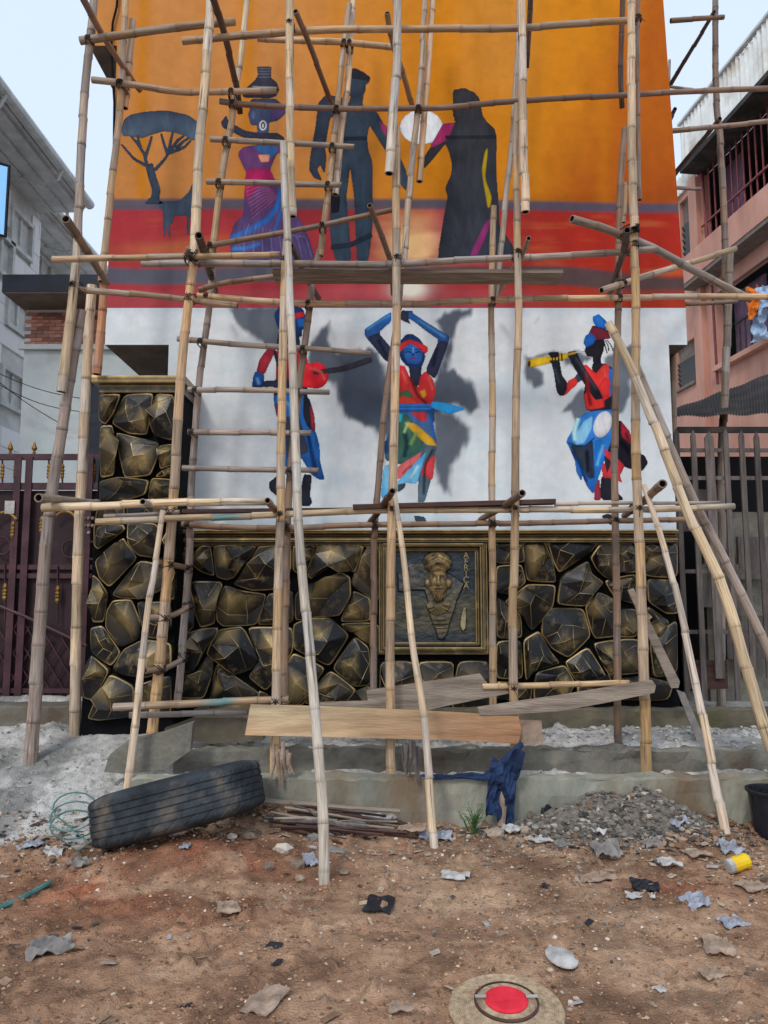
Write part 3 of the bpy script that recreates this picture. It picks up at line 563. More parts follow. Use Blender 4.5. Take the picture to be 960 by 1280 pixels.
def stone(poly, yb, parent, gap=0, deep=.11):
    if gap:
        p = [tuple(q) for q in poly]; ar = sum(p[i-1][0]*p[i][1]-p[i][0]*p[i-1][1] for i in range(len(p)))
        if ar < 0: p = p[::-1]
        q = p
        for i in range(len(p)):          # every edge moved inwards by half the joint
            (ax, ay), (bx, by) = p[i-1], p[i]; l = math.hypot(bx-ax, by-ay)
            if l < 1e-6: continue
            nx_, ny_ = (by-ay)/l, -(bx-ax)/l; q = clip(q, nx_, ny_, nx_*ax+ny_*ay-gap)
            if len(q) < 3: return
        poly = q
    p = [Vector(v) for v in poly]
    if sum(p[i-1].x*p[i].y-p[i].x*p[i-1].y for i in range(len(p))) < 0: p = p[::-1]
    c = sum(p, Vector((0,0)))/len(p); p = [c+(v-c)*(1+.010/max(.04, (v-c).length)) for v in p]
    p = [v for i, v in enumerate(p) if (v-p[i-1]).length > .015]
    if len(p) < 3: return
    for it in range(2):
        q = []; kk = (.11, .2)[it]
        for i in range(len(p)):
            a, b = p[i], p[(i+1) % len(p)]; q += [a*(1-kk)+b*kk, a*kk+b*(1-kk)]
        p = q
    n = len(p)
    size = sum((q-c).length for q in p)/n; dp = deep*random.uniform(.7, 1.1)*min(1, size/.13+.25)
    V = []; Cc = []; Fc = []
    gp_ = [random.uniform(0, 6.28) for _ in range(3)]
    def ring(scale, dep, g, off=Vector((0,0)), jd=0):
        for q in p:
            an = math.atan2(q.y-c.y, q.x-c.x); gk = max(0, .7+.5*math.sin(an+gp_[0])+.35*math.sin(2*an+gp_[1])+.25*math.sin(5*an+gp_[2]))
            r_ = c+(q-c)*scale+off; V.append((r_.x, yb-dep-random.uniform(0, jd), r_.y)); Cc.append((g*min(1, gk), 0, 0))
    ring(1.0, -.01, 0); ring(.985, dp*.35, 0); e = .012/size
    ring(.975, dp*.66, .1); ring(.975-e*.5, dp*.72, 1.0); ring(.975-e*1.15, dp*.76, .02)
    # facet corners
    nc = random.choice((3, 4, 4, 5)); a0 = random.uniform(0, 6.28); off = Vector((random.uniform(-.28, .28), random.uniform(-.1, .3)))*size
    corners = [c+off+Vector((math.cos(a0+6.283*k/nc), math.sin(a0+6.283*k/nc)))*size*random.uniform(.25, .62) for k in range(nc)]
    cdep = [dp*random.uniform(.8, 1.5) for _ in corners]
    base = len(V)
    near = [min(range(nc), key=lambda k: (corners[k]-(c+(q-c)*.7)).length) for q in p]
    for k in range(nc): V.append((corners[k].x, yb-cdep[k], corners[k].y)); Cc.append((random.choice((0, 0, 0, .1, .2, .55)), 0, 0))
    for r_ in range(4):
        for i in range(n): j = (i+1) % n; Fc.append((r_*n+i, r_*n+j, (r_+1)*n+j, (r_+1)*n+i))
    for i in range(n):
        j = (i+1) % n; A, B = base+near[i], base+near[j]; Fc.append((4*n+i, 4*n+j, A))
        if A != B: Fc.append((4*n+j, B, A))
    used = []
    for i in range(n):
        if not used or used[-1] != near[i]: used.append(near[i])
    used = [k for i, k in enumerate(used) if k not in used[:i]]
    if len(used) >= 3: Fc.append(tuple(base+k for k in used))
    for k, kc in enumerate(used):        # gilded ridge lines
        A = Vector(V[base+kc]); ends = [Vector(V[base+used[(k+1) % len(used)]])] if len(used) > 2 else []
        ring_ = [i for i in range(n) if near[i] == kc]
        if ring_: ends.append(Vector(V[4*n+ring_[0]]))
        for E in ends:
            d_ = E-A
            if d_.length < .03 or random.random() < .3: continue
            sd_ = Vector((-d_.z, 0, d_.x)).normalized()*random.uniform(.0016, .0034); o_ = Vector((0, -.0025, 0)); i0 = len(V); gg_ = random.uniform(.4, .95)
            V += [A+sd_+o_, A-sd_+o_, E-sd_*.5+o_, E+sd_*.5+o_]; Cc += [(gg_, 0, 0), (gg_, 0, 0), (gg_*.5, 0, 0), (gg_*.5, 0, 0)]; Fc.append((i0, i0+1, i0+2, i0+3))
    ok = [tuple(f) for f in Fc]
    return mesh('stone', V, ok, M['gild'], parent, col=Cc)
YC = 6.86
cw = root('stone_clad_wall', (.35, YC, .55), 'low front wall of black and gold faceted stones under the white painting', 'wall')
def ab(px, py, Y): q = P(px, py, Y); return (q.x, q.z)
xa, xb = P(222,780,YC).x, P(846,780,YC).x
zb, ztp = .60, P(400,683,YC).z
mb = MB(); mb.box((xa, YC, .35), (xb, YW+.003-.01, ztp+.02)); mb.build('backing', M['black'], cw)
SLP = [[(50,160),(122,165),(115,300),(50,310)],[(130,180),(160,152),(197,152),(216,288),(160,268),(118,238)],[(207,148),(402,150),(378,192),(302,290),(270,302),(222,290)],[(408,158),(480,150),(552,152),(552,262),(480,345),(380,350),(296,322),(330,280),(375,215)],
 [(560,150),(657,150),(642,210),(612,288),(560,262)],[(667,152),(735,148),(877,150),(832,274),(735,232),(640,300),(622,282)],[(888,150),(940,155),(940,405),(828,334),(815,312),(850,230)],[(110,308),(238,310),(248,330),(212,400),(215,495),(150,514),(128,450),(112,370)],
 [(50,322),(102,328),(122,400),(125,505),(90,540),(50,540)],[(258,325),(330,352),(442,365),(428,420),(398,502),(250,508),(222,482),(222,400)],[(452,365),(562,350),(562,492),(402,502),(434,430)],[(568,372),(612,318),(650,318),(770,268),(812,290),(815,372),(765,460),(680,464),(568,484)],
 [(825,350),(900,384),(900,484),(768,487),(790,432)],[(562,497),(620,475),(722,468),(812,545),(722,684),(640,642),(562,604)],[(88,540),(160,518),(228,512),(228,540),(172,602),(122,714),(68,714),(56,620)],[(235,522),(330,508),(352,530),(412,652),(382,692),(300,724),(178,630),(200,580)],
 [(356,508),(560,508),(560,612),(510,702),(440,794),(362,730),(412,660),(402,620)],[(56,724),(132,718),(177,640),(208,640),(202,722),(166,826),(56,826)],[(225,668),(300,728),(414,804),(402,836),(188,832),(204,750)],[(522,690),(560,622),(704,690),(642,770),(602,856),(515,856)],
 [(730,692),(832,548),(894,600),(904,764),(832,772)],[(725,700),(848,792),(690,856),(606,846),(660,770)],[(852,792),(940,772),(940,870),(700,868)],[(768,495),(890,492),(940,505),(940,640),(897,590),(832,538),(800,528)],[(410,792),(440,804),(506,860),(410,860)],[(0,330),(44,326),(44,545),(0,560)],[(0,570),(50,555),(60,716),(0,724)],[(20,150),(44,150),(44,312),(10,318)],[(0,735),(48,730),(48,850),(0,850)],[(190,842),(400,842),(420,880),(180,880)]]
SRP = [[(25,158),(110,158),(124,228),(25,232)],[(115,158),(187,155),(218,230),(230,298),(130,292),(122,230)],[(197,153),(372,153),(352,190),(240,265),(222,230)],[(25,240),(112,236),(126,296),(80,334),(25,334)],[(85,340),(130,304),(227,305),(217,380),(145,464),(108,402),(52,362)],
 [(244,276),(336,222),(347,270),(388,297),(350,340),(325,378),(228,372)],[(345,214),(375,168),(432,160),(434,302),(390,276),(365,250)],[(440,162),(502,162),(502,262),(440,264)],[(507,162),(640,162),(640,282),(530,276)],[(182,420),(210,384),(322,384),(347,480),(270,554),(215,522),(178,470)],
 [(325,380),(370,328),(427,355),(432,480),(360,487),(346,460)],[(25,346),(60,368),(106,410),(112,484),(25,487)],[(392,290),(502,266),(502,372),(430,350)],[(535,284),(640,290),(640,402),(600,402),(540,362)],[(440,388),(502,388),(502,482),(440,482)],[(535,374),(612,430),(592,484),(540,490)],
 [(116,492),(170,460),(207,532),(242,572),(160,594),(124,634)],[(25,497),(110,492),(116,624),(25,624)],[(260,566),(336,514),(404,622),(300,634),(270,592)],[(158,602),(256,576),(292,640),(262,694),(148,694)],[(355,504),(432,490),(432,602),(408,612),(380,560)],[(440,490),(512,490),(522,604),(440,612)],
 [(545,495),(640,418),(640,604),(560,622)],[(300,642),(402,632),(520,615),(632,640),(612,700),(300,694)],[(25,632),(146,642),(142,696),(25,696)],[(506,380),(532,372),(534,492),(506,486)]]
QP = [[(80,106),(160,103),(132,170),(105,212),(82,197)],[(170,103),(274,98),(264,160),(252,248),(185,243),(122,207)],[(285,103),(347,106),(357,160),(352,273),(280,252),(260,200)],[(82,215),(127,213),(137,300),(132,394),(82,404)],[(138,238),(200,255),(292,275),(288,330),(262,394),(170,404),(153,330)],[(296,290),(350,283),(350,355),(300,374)],
 [(82,417),(150,402),(262,412),(247,464),(170,484),(82,487)],[(270,405),(345,410),(345,478),(255,478)],[(60,565),(165,573),(172,590),(75,660),(60,645)],[(180,562),(282,568),(304,600),(294,694),(220,682),(183,640)],[(62,702),(165,618),(177,640),(218,692),(115,799),(78,762)],[(126,824),(225,700),(314,718),(314,802),(240,838),(160,836)],
 [(55,750),(78,770),(110,822),(97,922),(52,922)],[(108,882),(130,845),(197,840),(228,920),(223,982),(155,1014),(103,940)],[(215,850),(335,848),(340,944),(280,982),(242,972),(227,900)],[(46,945),(90,935),(157,1032),(120,1082),(50,1032)],[(128,1088),(170,1020),(240,985),(340,998),(340,1084),(250,1122),(160,1112)],[(30,1082),(52,1040),(117,1097),(60,1204),(22,1194)],
 [(68,1204),(120,1107),(208,1152),(204,1262),(80,1275),(40,1268)],[(215,1150),(340,1110),(340,1255),(212,1255)],[(80,497),(172,490),(172,560),(66,556)],[(180,488),(345,485),(345,560),(180,556)],[(320,590),(350,566),(350,704),(310,700)],[(325,722),(350,716),(350,842),(322,832)],[(314,372),(350,362),(350,400),(280,398)]]
for pl in SLP: stone([ab(210+x/3.556, 640+y/3.556, YC) for x, y in pl], YC, cw)
for pl in SRP: stone([ab(610+x/2.743, 620+y/2.743, YC) for x, y in pl], YC, cw)
su = [(495,840),(545,838),(590,845)]
for pl in cells([ab(x, y, YC) for x, y in su], (P(473,780,YC).x, P(612,780,YC).x, zb, P(540,824,YC).z)): stone(pl, YC, cw, gap=.012)
# ledge mouldings
def bar(x0, x1, zlo, zhi, y0, y1, m, name, parent):
    b = MB(); b.box((x0, y0, zlo), (x1, y1, zhi)); return b.build(name, m, parent)
def gb(parent, name, x0, x1, zlo, zhi, y0, y1, g=0., edge=.5, yv=None):   # box with a gilded upper front edge
    V = []; C_ = []; e = min(.012, (zhi-zlo)*.3)
    prof = [(y1, zlo, 0), (y0+.004, zlo, g), (y0, zlo+e, edge*.8), (y0, zlo+2*e, g), (y0, zhi-2*e, g), (y0, zhi-e, edge), (y0+.006, zhi, edge), (y0+.03, zhi, g), (y1, zhi, g)]
    n = max(1, int((x1-x0)/.15)); q = len(prof); Fc = []
    for i in range(n+1):
        for y, z, c in prof: V.append((x0+(x1-x0)*i/n, y, z)); C_.append((c, 0, 0))
    for i in range(n):
        for j in range(q-1): Fc.append((i*q+j, (i+1)*q+j, (i+1)*q+j+1, i*q+j+1))
    Fc += [tuple(range(q-1, -1, -1)), tuple(n*q+j for j in range(q))]
    return mesh(name, V, Fc, M['gild'], parent, col=C_)
za, zb_ = P(400,684,6.8).z, P(400,663,6.8).z; dz = (zb_-za)/4
for k, (yy, g) in enumerate(((6.80, 0), (6.75, 0), (6.78, .08), (6.72, 0))): gb(cw, 'moulding', xa, xb, za+k*dz+(.002 if k else 0), za+(k+1)*dz, yy, YW-.012, g)
# framed relief panel
pa = root('relief_panel', (P(541,815,6.8).x, 6.8, P(541,815,6.8).z), 'square bronze relief panel of a turbaned bearded head framed in the stone wall', 'relief')
X0, X1 = P(474,745,6.8).x, P(609,745,6.8).x; Z0, Z1 = P(541,818,6.8).z, P(541,674,6.8).z-.005
for nn, a in enumerate(((0, 6.77), (.035, 6.74), (.075, 6.78))):
    t, yy = a; wd = .03
    gb(pa, 'frame', X0+t, X1-t, Z0+t, Z0+t+wd, yy, 6.855, 0); gb(pa, 'frame', X0+t, X1-t, Z1-t-wd, Z1-t, yy, 6.855, 0)
    for xx in (X0+t, X1-t-wd):
        V = []; C_ = []; Fc = []
        pr = [(xx, 6.855, 0), (xx, yy+.004, .6), (xx+.004, yy, .7), (xx+.012, yy, 0), (xx+wd-.012, yy, 0), (xx+wd-.004, yy, .7), (xx+wd, yy+.004, .6), (xx+wd, 6.855, 0)]
        for z in (Z0+t+wd, Z1-t-wd):
            for x, y, c in pr: V.append((x, y, z)); C_.append((c, 0, 0))
        for j in range(7): Fc.append((j, j+1, j+9, j+8))
        mesh('frame', V, Fc, M['gild'], pa, col=C_)
# relief surface as a height grid over pixels (zoom space 440,640 x4.57)
gx, gyy = np.meshgrid(np.linspace(236, 730, 190), np.linspace(165, 775, 230))
def dome(cx, cy, rx, ry, h, p=.6):
    return h*np.clip(1-((gx-cx)/rx)**2-((gyy-cy)/ry)**2, 0, 1)**p
def plate(poly, h, bl=7): return h*ss(0, bl, inpoly(gx, gyy, poly))
hh = np.zeros(gx.shape); 
af = [(258,350),(285,345),(305,312),(335,295),(400,290),(430,300),(560,350),(590,372),(645,405),(600,505),(590,545),(560,640),(545,700),(515,735),(490,725),(465,650),(440,590),(430,510),(412,450),(330,448),(300,462),(262,455)]
hh = np.maximum(hh, plate(af, .018)+.006*fbm(gx*.03, gyy*.03, 3, 4)*(inpoly(gx, gyy, af) > 0)); mad = [(635,535),(652,545),(655,590),(650,665),(628,688),(612,650),(618,590)]
hh = np.maximum(hh, plate(mad, .03, 6)); tur = dome(487, 290, 86, 66, .085); tur = tur+(tur > .01)*.008*np.sin((gx-487)*.09*np.sign(487-gx)+(gyy)*.16)
face = dome(488, 400, 60, 92, .075, .5); hh = np.maximum(hh, face)
hh = hh+dome(488, 392, 13, 36, .03, .8)+dome(488, 412, 19, 11, .018)-dome(465, 372, 15, 8, .02)-dome(512, 372, 15, 8, .02)+dome(465, 356, 20, 6, .014)+dome(512, 356, 20, 6, .014)+dome(465, 374, 9, 5, .014)+dome(512, 374, 9, 5, .014)
hh = hh+dome(455, 405, 16, 18, .012)+dome(520, 405, 16, 18, .012)+dome(488, 436, 26, 5, .014)+dome(488, 449, 22, 6, .016)-dome(488, 442, 24, 3, .012)
beard = dome(492, 480, 42, 42, .045); hh = np.maximum(hh, beard+(beard > .004)*.008*np.sin(gx*.45+gyy*.1)); hh = np.maximum(hh, tur)
hh = np.maximum(hh, dome(430, 405, 24, 38, .04)); hh = np.maximum(hh, dome(550, 405, 24, 38, .04))
rr_ = np.hypot(gx-490, (gyy-520)*1.0); nk = (rr_ > 28) & (rr_ < 68) & (gyy > 520)
hh = np.where(nk, np.maximum(hh, .03+.012*np.sin(gx*.5)*np.sin(rr_*.5)), hh)
hh = hh+.01*dome(500, 640, 50, 30, 1)*np.sin(gyy*.25)*1.0
hh = hh+.004*fbm(gx*.02, gyy*.05, 4, 9)
b = ray(0, 0); pxs = 440+gx/4.57; pys = 640+gyy/4.57
vv = (CY-pys)/F; dd = cth-vv*sth; Yp = 6.83
V = np.stack([(pxs-CX)/F/dd*Yp, Yp-hh*1.5, H0+(sth+vv*cth)/dd*Yp], -1).reshape(-1, 3)
gg = fbm(gx*.012, gyy*.012, 4, 3); br = ss(.006, .05, hh); pt = ss(430, 520, gyy)*.35
blu = np.broadcast_to(np.array((.028,.045,.06)), hh.shape+(3,)); dk = np.array((.03,.035,.04)); bz = np.array((.72,.50,.2))
lap = np.abs(np.gradient(hh)[0])+np.abs(np.gradient(hh)[1])
Cr = m3(blu, np.array((.14,.12,.06)), ss(430, 540, gyy)*(1-ss(640, 740, gyy))*.7); Cr = m3(Cr, dk, ss(.0, .2, gg)*.6); Cr = m3(Cr, bz*.8, br*np.clip(.62+1.8*fbm(gx*.05, gyy*.05, 3, 77), .1, .95))
Cr = m3(Cr, np.array((.02,.02,.022)), ss(.006, .02, lap)*.6); Cr = m3(Cr, np.array((.42,.36,.2)), ((inpoly(gx, gyy, mad) > 3)*.9)); Cr = m3(Cr, np.array((.45,.34,.15)), nk*(.5+.5*np.sin(gx*.5)*np.sin(rr_*.5))*.8)
mat('relief_paint', (1,1,1), attr=True, var=.35, sc=14, rough=.32, bump=.4, bs=40, metal=.25, spec=.6, bdist=.006)
idx = np.arange(gx.size).reshape(gx.shape); Fq = np.stack([idx[1:, :-1], idx[1:, 1:], idx[:-1, 1:], idx[:-1, :-1]], -1).reshape(-1, 4)
o = bigmesh('relief', V, Fq, bpy.data.materials['relief_paint'], Cr, pa); o['label'] = 'embossed turbaned head with beard and necklace over the outline of a continent'
for k, ch in enumerate('AFRICA'):
    cu = bpy.data.curves.new('letter', 'FONT'); cu.body = ch; cu.size = .078; cu.extrude = .01; cu.align_x = 'CENTER'
    to = bpy.data.objects.new('tmp', cu); COL.objects.link(to); bpy.context.view_layer.update()
    me = bpy.data.meshes.new_from_object(to.evaluated_get(bpy.context.evaluated_depsgraph_get())); bpy.data.objects.remove(to)
    me.materials.clear(); me.materials.append(M['tan_s']); lo = bpy.data.objects.new('letter', me); COL.objects.link(lo); lo.parent = pa
    q = P(582.5, 698+k*7.6, 6.79); lo.location = q-ORG[pa]; lo.rotation_euler = (R(90), 0, 0); lo['label'] = 'raised letter %s' % ch
# pillar
YP = 6.56
pil = root('gate_pillar', (P(172,890,YP).x, YP+.25, .5), 'square gate pillar clad in black and gold stones with a flat moulded cap', 'pillar')
px0, px1 = P(126,600,YP).x, P(224,600,YP).x
mb = MB(); mb.hexa([(px0-.09,YP,.4),(px1,YP,.4),(px1,YP+.5,.4),(px0-.09,YP+.5,.4)], [(px0,YP,P(170,492,YP).z),(px1,YP,P(170,492,YP).z),(px1,YP+.5,P(170,492,YP).z),(px0,YP+.5,P(170,492,YP).z)]); mb.build('core', M['black'], pil)
for pl in QP: stone([ab(100+x/2.907, 460+y/2.907, YP) for x, y in pl], YP, pil)
zc0, zc1, zc2 = P(170,491,YP-.05).z, P(170,480,YP-.05).z, P(170,469,YP-.1).z
gb(pil, 'cap', px0-.03, px1+.02, zc0, zc1-.002, YP-.05, YP+.52, .05, .5); gb(pil, 'cap', px0-.08, px1+.05, zc1, zc2, YP-.1, YP+.55, .35, .9)

# ------------------------------------------------------------------ neighbour house at left
YH = 9.13
hs = root('side_house', (-3.4, YH+2, .6), 'small grey plastered house with navy flat canopy and brown tile band behind the gate', 'house')
hx0 = -4.40; zcb = P(60,366,8.6).z; zct = P(60,343,8.6).z
mb = MB(); mb.box((hx0, YH, .3), (-1.2, YH+4, zcb-.002)); mb.build('wall', M['plaster'], hs)
mb = MB(); mb.box((hx0-.04, 8.6, zcb+.012), (-1.2, YH+4, zct)); mb.build('canopy', M['navy'], hs)
mb = MB(); mb.box((hx0-.035, 8.605, zcb), (-1.2, YH+3.9, zcb+.01)); mb.build('canopy_soffit', M['soffit'], hs)
ztb = P(60,432,YH).z
mb = MB(); mb.box((hx0-.05, YH-.06, ztb-.06), (-1.2, YH-.002, ztb)); mb.build('ledge', M['plaster'], hs)
tw, thh = .15, .046; tl = None; rr = 0; z = ztb+.006; TX1 = -2.9
while z+thh < zcb-.01:
    x = hx0+.002-(tw/2 if rr % 2 else 0)
    while x < TX1:
        w0, w1 = max(x, hx0+.002), x+tw-.006
        if w1-w0 > tw-.01:
            if tl is None:
                b_ = MB(); b_.box((0, 0, 0), (tw-.006, .012, thh-.006)); tl = b_.build('tile', M['tile'], hs, ); tl.data.transform(Matrix.Translation(ORG[hs])); 
                tl.location = Vector((w0, YH-.014, z))-ORG[hs]; base_t = tl
            else:
                c = base_t.copy(); COL.objects.link(c); c.parent = hs; c.location = Vector((w0, YH-.014-random.uniform(0,.003), z))-ORG[hs]
        x += tw
    z += thh; rr += 1
q0, q1 = P(104,565,YH-.05), P(130,478,YH-.05)
mb = MB(); mb.box((q0.x, YH-.03, q0.z-.4), (q1.x+.2, YH-.005, q1.z)); mb.build('door', M['navy'], hs)
mb = MB(); mb.box((q0.x-.03, YH-.07, q1.z), (q1.x+.23, YH-.004, q1.z+.06)); mb.build('lintel', M['plaster'], hs)

# ------------------------------------------------------------------ far left clad building
lb = root('clad_apartment_house', (-8.6, 14, 0), 'pale stone-slab apartment house with grey gutters at the left edge', 'building')
XA, XE = -6.2, -5.45
ZE = 8.45
mb = MB(); mb.box((-11, 5, -.2), (XA-.02, 13.25, ZE)); mb.box((-11, 13.252, -.2), (XA-.72, 30, ZE)); mb.build('wall', M['gutter'], lb)
wins = [(XA, *sorted((P(16,300,1),P(29,300,1)), key=lambda v: 0)),]
def plane_x(px, py, X):                   # ray meets plane x = X
    a, b_ = ray(px, py); Y = X/a; return Y, H0+b_*Y
def win_rect(pxa, pya, pxb, pyb, X):
    ya, za_ = plane_x(pxa, pya, X); yb, zb2 = plane_x(pxb, pyb, X); return ya, yb, za_, zb2
slabs = {}
def clad(X, y0, y1, zz1, rects):
    hgt, wid = .33, .95; z = zz1-.05; r_ = 0
    while z > 3.4:
        y = y0-(wid/2 if r_ % 2 else 0)
        while y < y1:
            a, b_ = max(y, y0), min(y+wid-.012, y1)
            # cut the slab round the window openings
            segs = [(a, b_)]
            for (wy0, wy1, wz0, wz1) in rects:
                if z-hgt < wz1 and z > wz0:
                    ns = []
                    for s0, s1 in segs:
                        if s1 <= wy0 or s0 >= wy1: ns.append((s0, s1))
                        else:
                            if s0 < wy0: ns.append((s0, wy0))
                            if s1 > wy1: ns.append((wy1, s1))
                    segs = ns
            for s0, s1 in segs:
                if s1-s0 > .04:
                    m_ = MB(); m_.box((X-.03, s0, z-hgt+.012), (X+random.uniform(0, .008), s1, z)); m_.build('slab', M['slab'], lb)
            y += wid
        z -= hgt; r_ += 1
def lwin(X, y0, y1, z0_, z1_):
    m_ = MB(); t = .07
    for a, b_ in (((y0, z0_), (y1, z0_+t)), ((y0, z1_-t), (y1, z1_)), ((y0, z0_+t+.001), (y0+t, z1_-t-.001)), ((y1-t, z0_+t+.001), (y1, z1_-t-.001))):
        m_.box((X-.02, a[0], a[1]), (X+.05, b_[0], b_[1]))
    f_ = m_.build('window', M['alu'], lb)
    m_ = MB(); m_.box((X-.06, y0+t, z0_+t), (X-.04, y1-t, z1_-t)); m_.build('pane', M['glass'], f_)
    m_ = MB(); m_.box((X-.035, (y0+y1)/2-.03, z0_+t), (X+.01, (y0+y1)/2+.03, z1_-t)); m_.build('mullion', M['alu'], f_)
R1_ = []
for px_, py_, hw_, hh_ in ((26,293,.40,.34),(22,395,.42,.30),(15,488,.42,.34),(2,318,.35,.34)):
    y_, z_ = plane_x(px_, py_, XA); R1_.append((y_-hw_, y_+hw_, z_-hh_, z_+hh_))
clad(XA, 7.5, 13.25, ZE-.1, R1_); R2_ = [(16.3, 17.3, 5.4, 6.8)]
y5_, z5_ = plane_x(52, 342, XA-.7); R2_ = [(y5_-.4, y5_+.4, z5_-.35, z5_+.35)]
clad(XA-.7, 13.4, 22, ZE-.1, R2_)
for r_ in R1_: lwin(XA, *r_)
for r_ in R2_: lwin(XA-.7, *r_)
for X_, Y0_, Y1_ in ((XE, 5, 13.15), (XE-.7, 13.2, 24)):
    m_ = MB(); m_.box((X_-1.0, Y0_, ZE+.001), (X_, Y1_, ZE+.07)); m_.build('eave_soffit', M['gutter'], lb)
    m_ = MB(); m_.box((X_-.9, Y0_, ZE+.072), (X_+.08, Y1_, ZE+.24)); m_.build('roof_edge', M['gutter'], lb)
    m_ = MB(); m_.tube([(X_+.16, Y0_, ZE+.14), (X_+.16, Y1_, ZE+.14)], .085, 10); m_.build('gutter', M['alu'], lb)
    m_ = MB(); m_.box((X_-.25, Y0_, ZE-.05), (X_-.21, Y1_, ZE)); m_.build('trim', M['alu'], lb)
    m_ = MB(); m_.box((X_-.5, Y0_, ZE-.03), (X_-.47, Y1_, ZE)); m_.build('trim', M['alu'], lb)
    y = Y0_+1.2
    while y < Y1_:
        m_ = MB(); m_.tube([(X_+.2, y, ZE+.1), (X_+.12, y, ZE-.1), (X_-.1, y, ZE-.16), (X_-.5, y, ZE-.05)], .025, 6); m_.build('bracket', M['alu'], lb); y += 1.9
# open tinted casement
ya_, za_ = plane_x(-6, 214, XA+.5); qy = 7.6
m_ = MB(); A_, B_ = P(-14,210,8.5), P(20,303,8.5)
zt1, zt0 = P(20,219,8.5).z, P(17,303,8.5).z; x0_, x1_ = P(-16,214,8.2).x, P(19,220,8.5).x
m_.hexa([(x0_,8.2,zt0),(x1_,8.32,zt0),(x1_,8.34,zt0),(x0_,8.22,zt0)], [(x0_,8.2,zt1),(x1_,8.32,zt1),(x1_,8.34,zt1),(x0_,8.22,zt1)])
oc = m_.build('casement', M['mirror'], lb); oc['label'] = 'blue reflective casement standing open'
m_ = MB(); m_.tube([(x1_+.012,8.33,zt0-.02),(x1_+.012,8.33,zt1+.02)], .018, 6); m_.tube([(x0_,8.19,zt0-.012),(x1_,8.32,zt0-.012)], .015, 6); m_.tube([(x0_,8.19,zt1+.012),(x1_,8.32,zt1+.012)], .015, 6); m_.build('casement_frame', M['navy'], oc)

for k, (pa_, pb_, sg) in enumerate((((-20,458),(96,500),.35), ((-20,470),(96,516),.5), ((-20,462),(60,532),.2))):
    a, b_ = P(pa_[0], pa_[1], 8.7), P(pb_[0]+20, pb_[1], 9.0); m_ = MB(); m_.tube([a.lerp(b_, t/10)-Vector((0,0,sg*.5*math.sin(math.pi*t/10)*.4)) for t in range(11)], .005, 5)
    tag(m_.build('overhead_cable', M['wire']), ('upper', 'lower', 'steep crossing')[k]+' black cable sagging in front of the clad apartment house', 'cable')
# ------------------------------------------------------------------ pink building at right
pk = root('pink_balcony_house', (9, 18, 0), 'pink rendered house with barred windows and balconies and a white corrugated parapet', 'house')
KX, YK = -.1087, 16.0; XK = 8.2
nrm = Vector((-1, KX, 0)).normalized()   # towards the yard
def W(px, py, off=0.0):
    a, b_ = ray(px, py); X0_ = XK+off*nrm.x; Y0_ = YK+off*nrm.y
    Y = (X0_-KX*Y0_)/(a-KX); return Vector((a*Y, Y, H0+b_*Y))
def wk(y, z, off=0.0): return Vector((XK+KX*(y-YK), y, z))+nrm*off
def wbox(mbx, y0, y1, z0_, z1_, o0, o1):
    mbx.hexa([wk(y0,z0_,o0), wk(y1,z0_,o0), wk(y1,z0_,o1), wk(y0,z0_,o1)], [wk(y0,z1_,o0), wk(y1,z1_,o0), wk(y1,z1_,o1), wk(y0,z1_,o1)])
def holes_wall(y0, y1, z0_, z1_, holes, thick, name, m, parent):
    ys2 = sorted({y0, y1, *[h[0] for h in holes], *[h[1] for h in holes]}); zs2 = sorted({z0_, z1_, *[h[2] for h in holes], *[h[3] for h in holes]})
    b_ = MB()
    for i in range(len(ys2)-1):
        j = 0
        while j < len(zs2)-1:
            yc, zc_ = (ys2[i]+ys2[i+1])/2, (zs2[j]+zs2[j+1])/2
            if not any(h[0] < yc < h[1] and h[2] < zc_ < h[3] for h in holes): wbox(b_, ys2[i], ys2[i+1], zs2[j], zs2[j+1], -thick, 0)
            j += 1
    return b_.build(name, m, parent)
yy = lambda px, py: W(px, py).y
zz = lambda px, py: W(px, py).z
Yfar, Ynear = yy(836,400), 13.2
zcor0 = zz(900,190); zpar_b = zz(910,294); zslab_b = zz(892,346)
zop_t = zz(940,345); zop_b = zz(911,452)
H = [(Ynear+.3, yy(878,240), zpar_b, zcor0-.02),              # barred loggia upstairs
     (Ynear+.3, yy(896,400), zop_b, zz(905,360)),            # open balcony below
     (yy(870,450), yy(845,450), zz(858,482), zz(858,428)),   # small louvred window
     (yy(871,270), yy(850,270), zz(858,322), zz(858,246))]
H = [(min(h[0],h[1]), max(h[0],h[1]), min(h[2],h[3]), max(h[2],h[3])) for h in H]
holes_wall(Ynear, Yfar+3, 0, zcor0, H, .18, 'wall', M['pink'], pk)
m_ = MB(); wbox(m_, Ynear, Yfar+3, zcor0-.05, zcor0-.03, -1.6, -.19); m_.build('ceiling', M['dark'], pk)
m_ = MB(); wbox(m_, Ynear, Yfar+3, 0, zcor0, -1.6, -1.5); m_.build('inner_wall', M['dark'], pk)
m_ = MB(); wbox(m_, Ynear, yy(872,300), zslab_b, zpar_b-.05, .002, .5); m_.build('balcony_slab', M['pink'], pk)
m_ = MB(); wbox(m_, Ynear, yy(872,300), zslab_b-.1, zslab_b-.002, .002, .48); m_.build('balcony_beam', M['soffit'], pk)
m_ = MB(); wbox(m_, Ynear, yy(898,470), zop_b-.12, zop_b, .002, .16); m_.build('balcony_sill', M['pink'], pk)
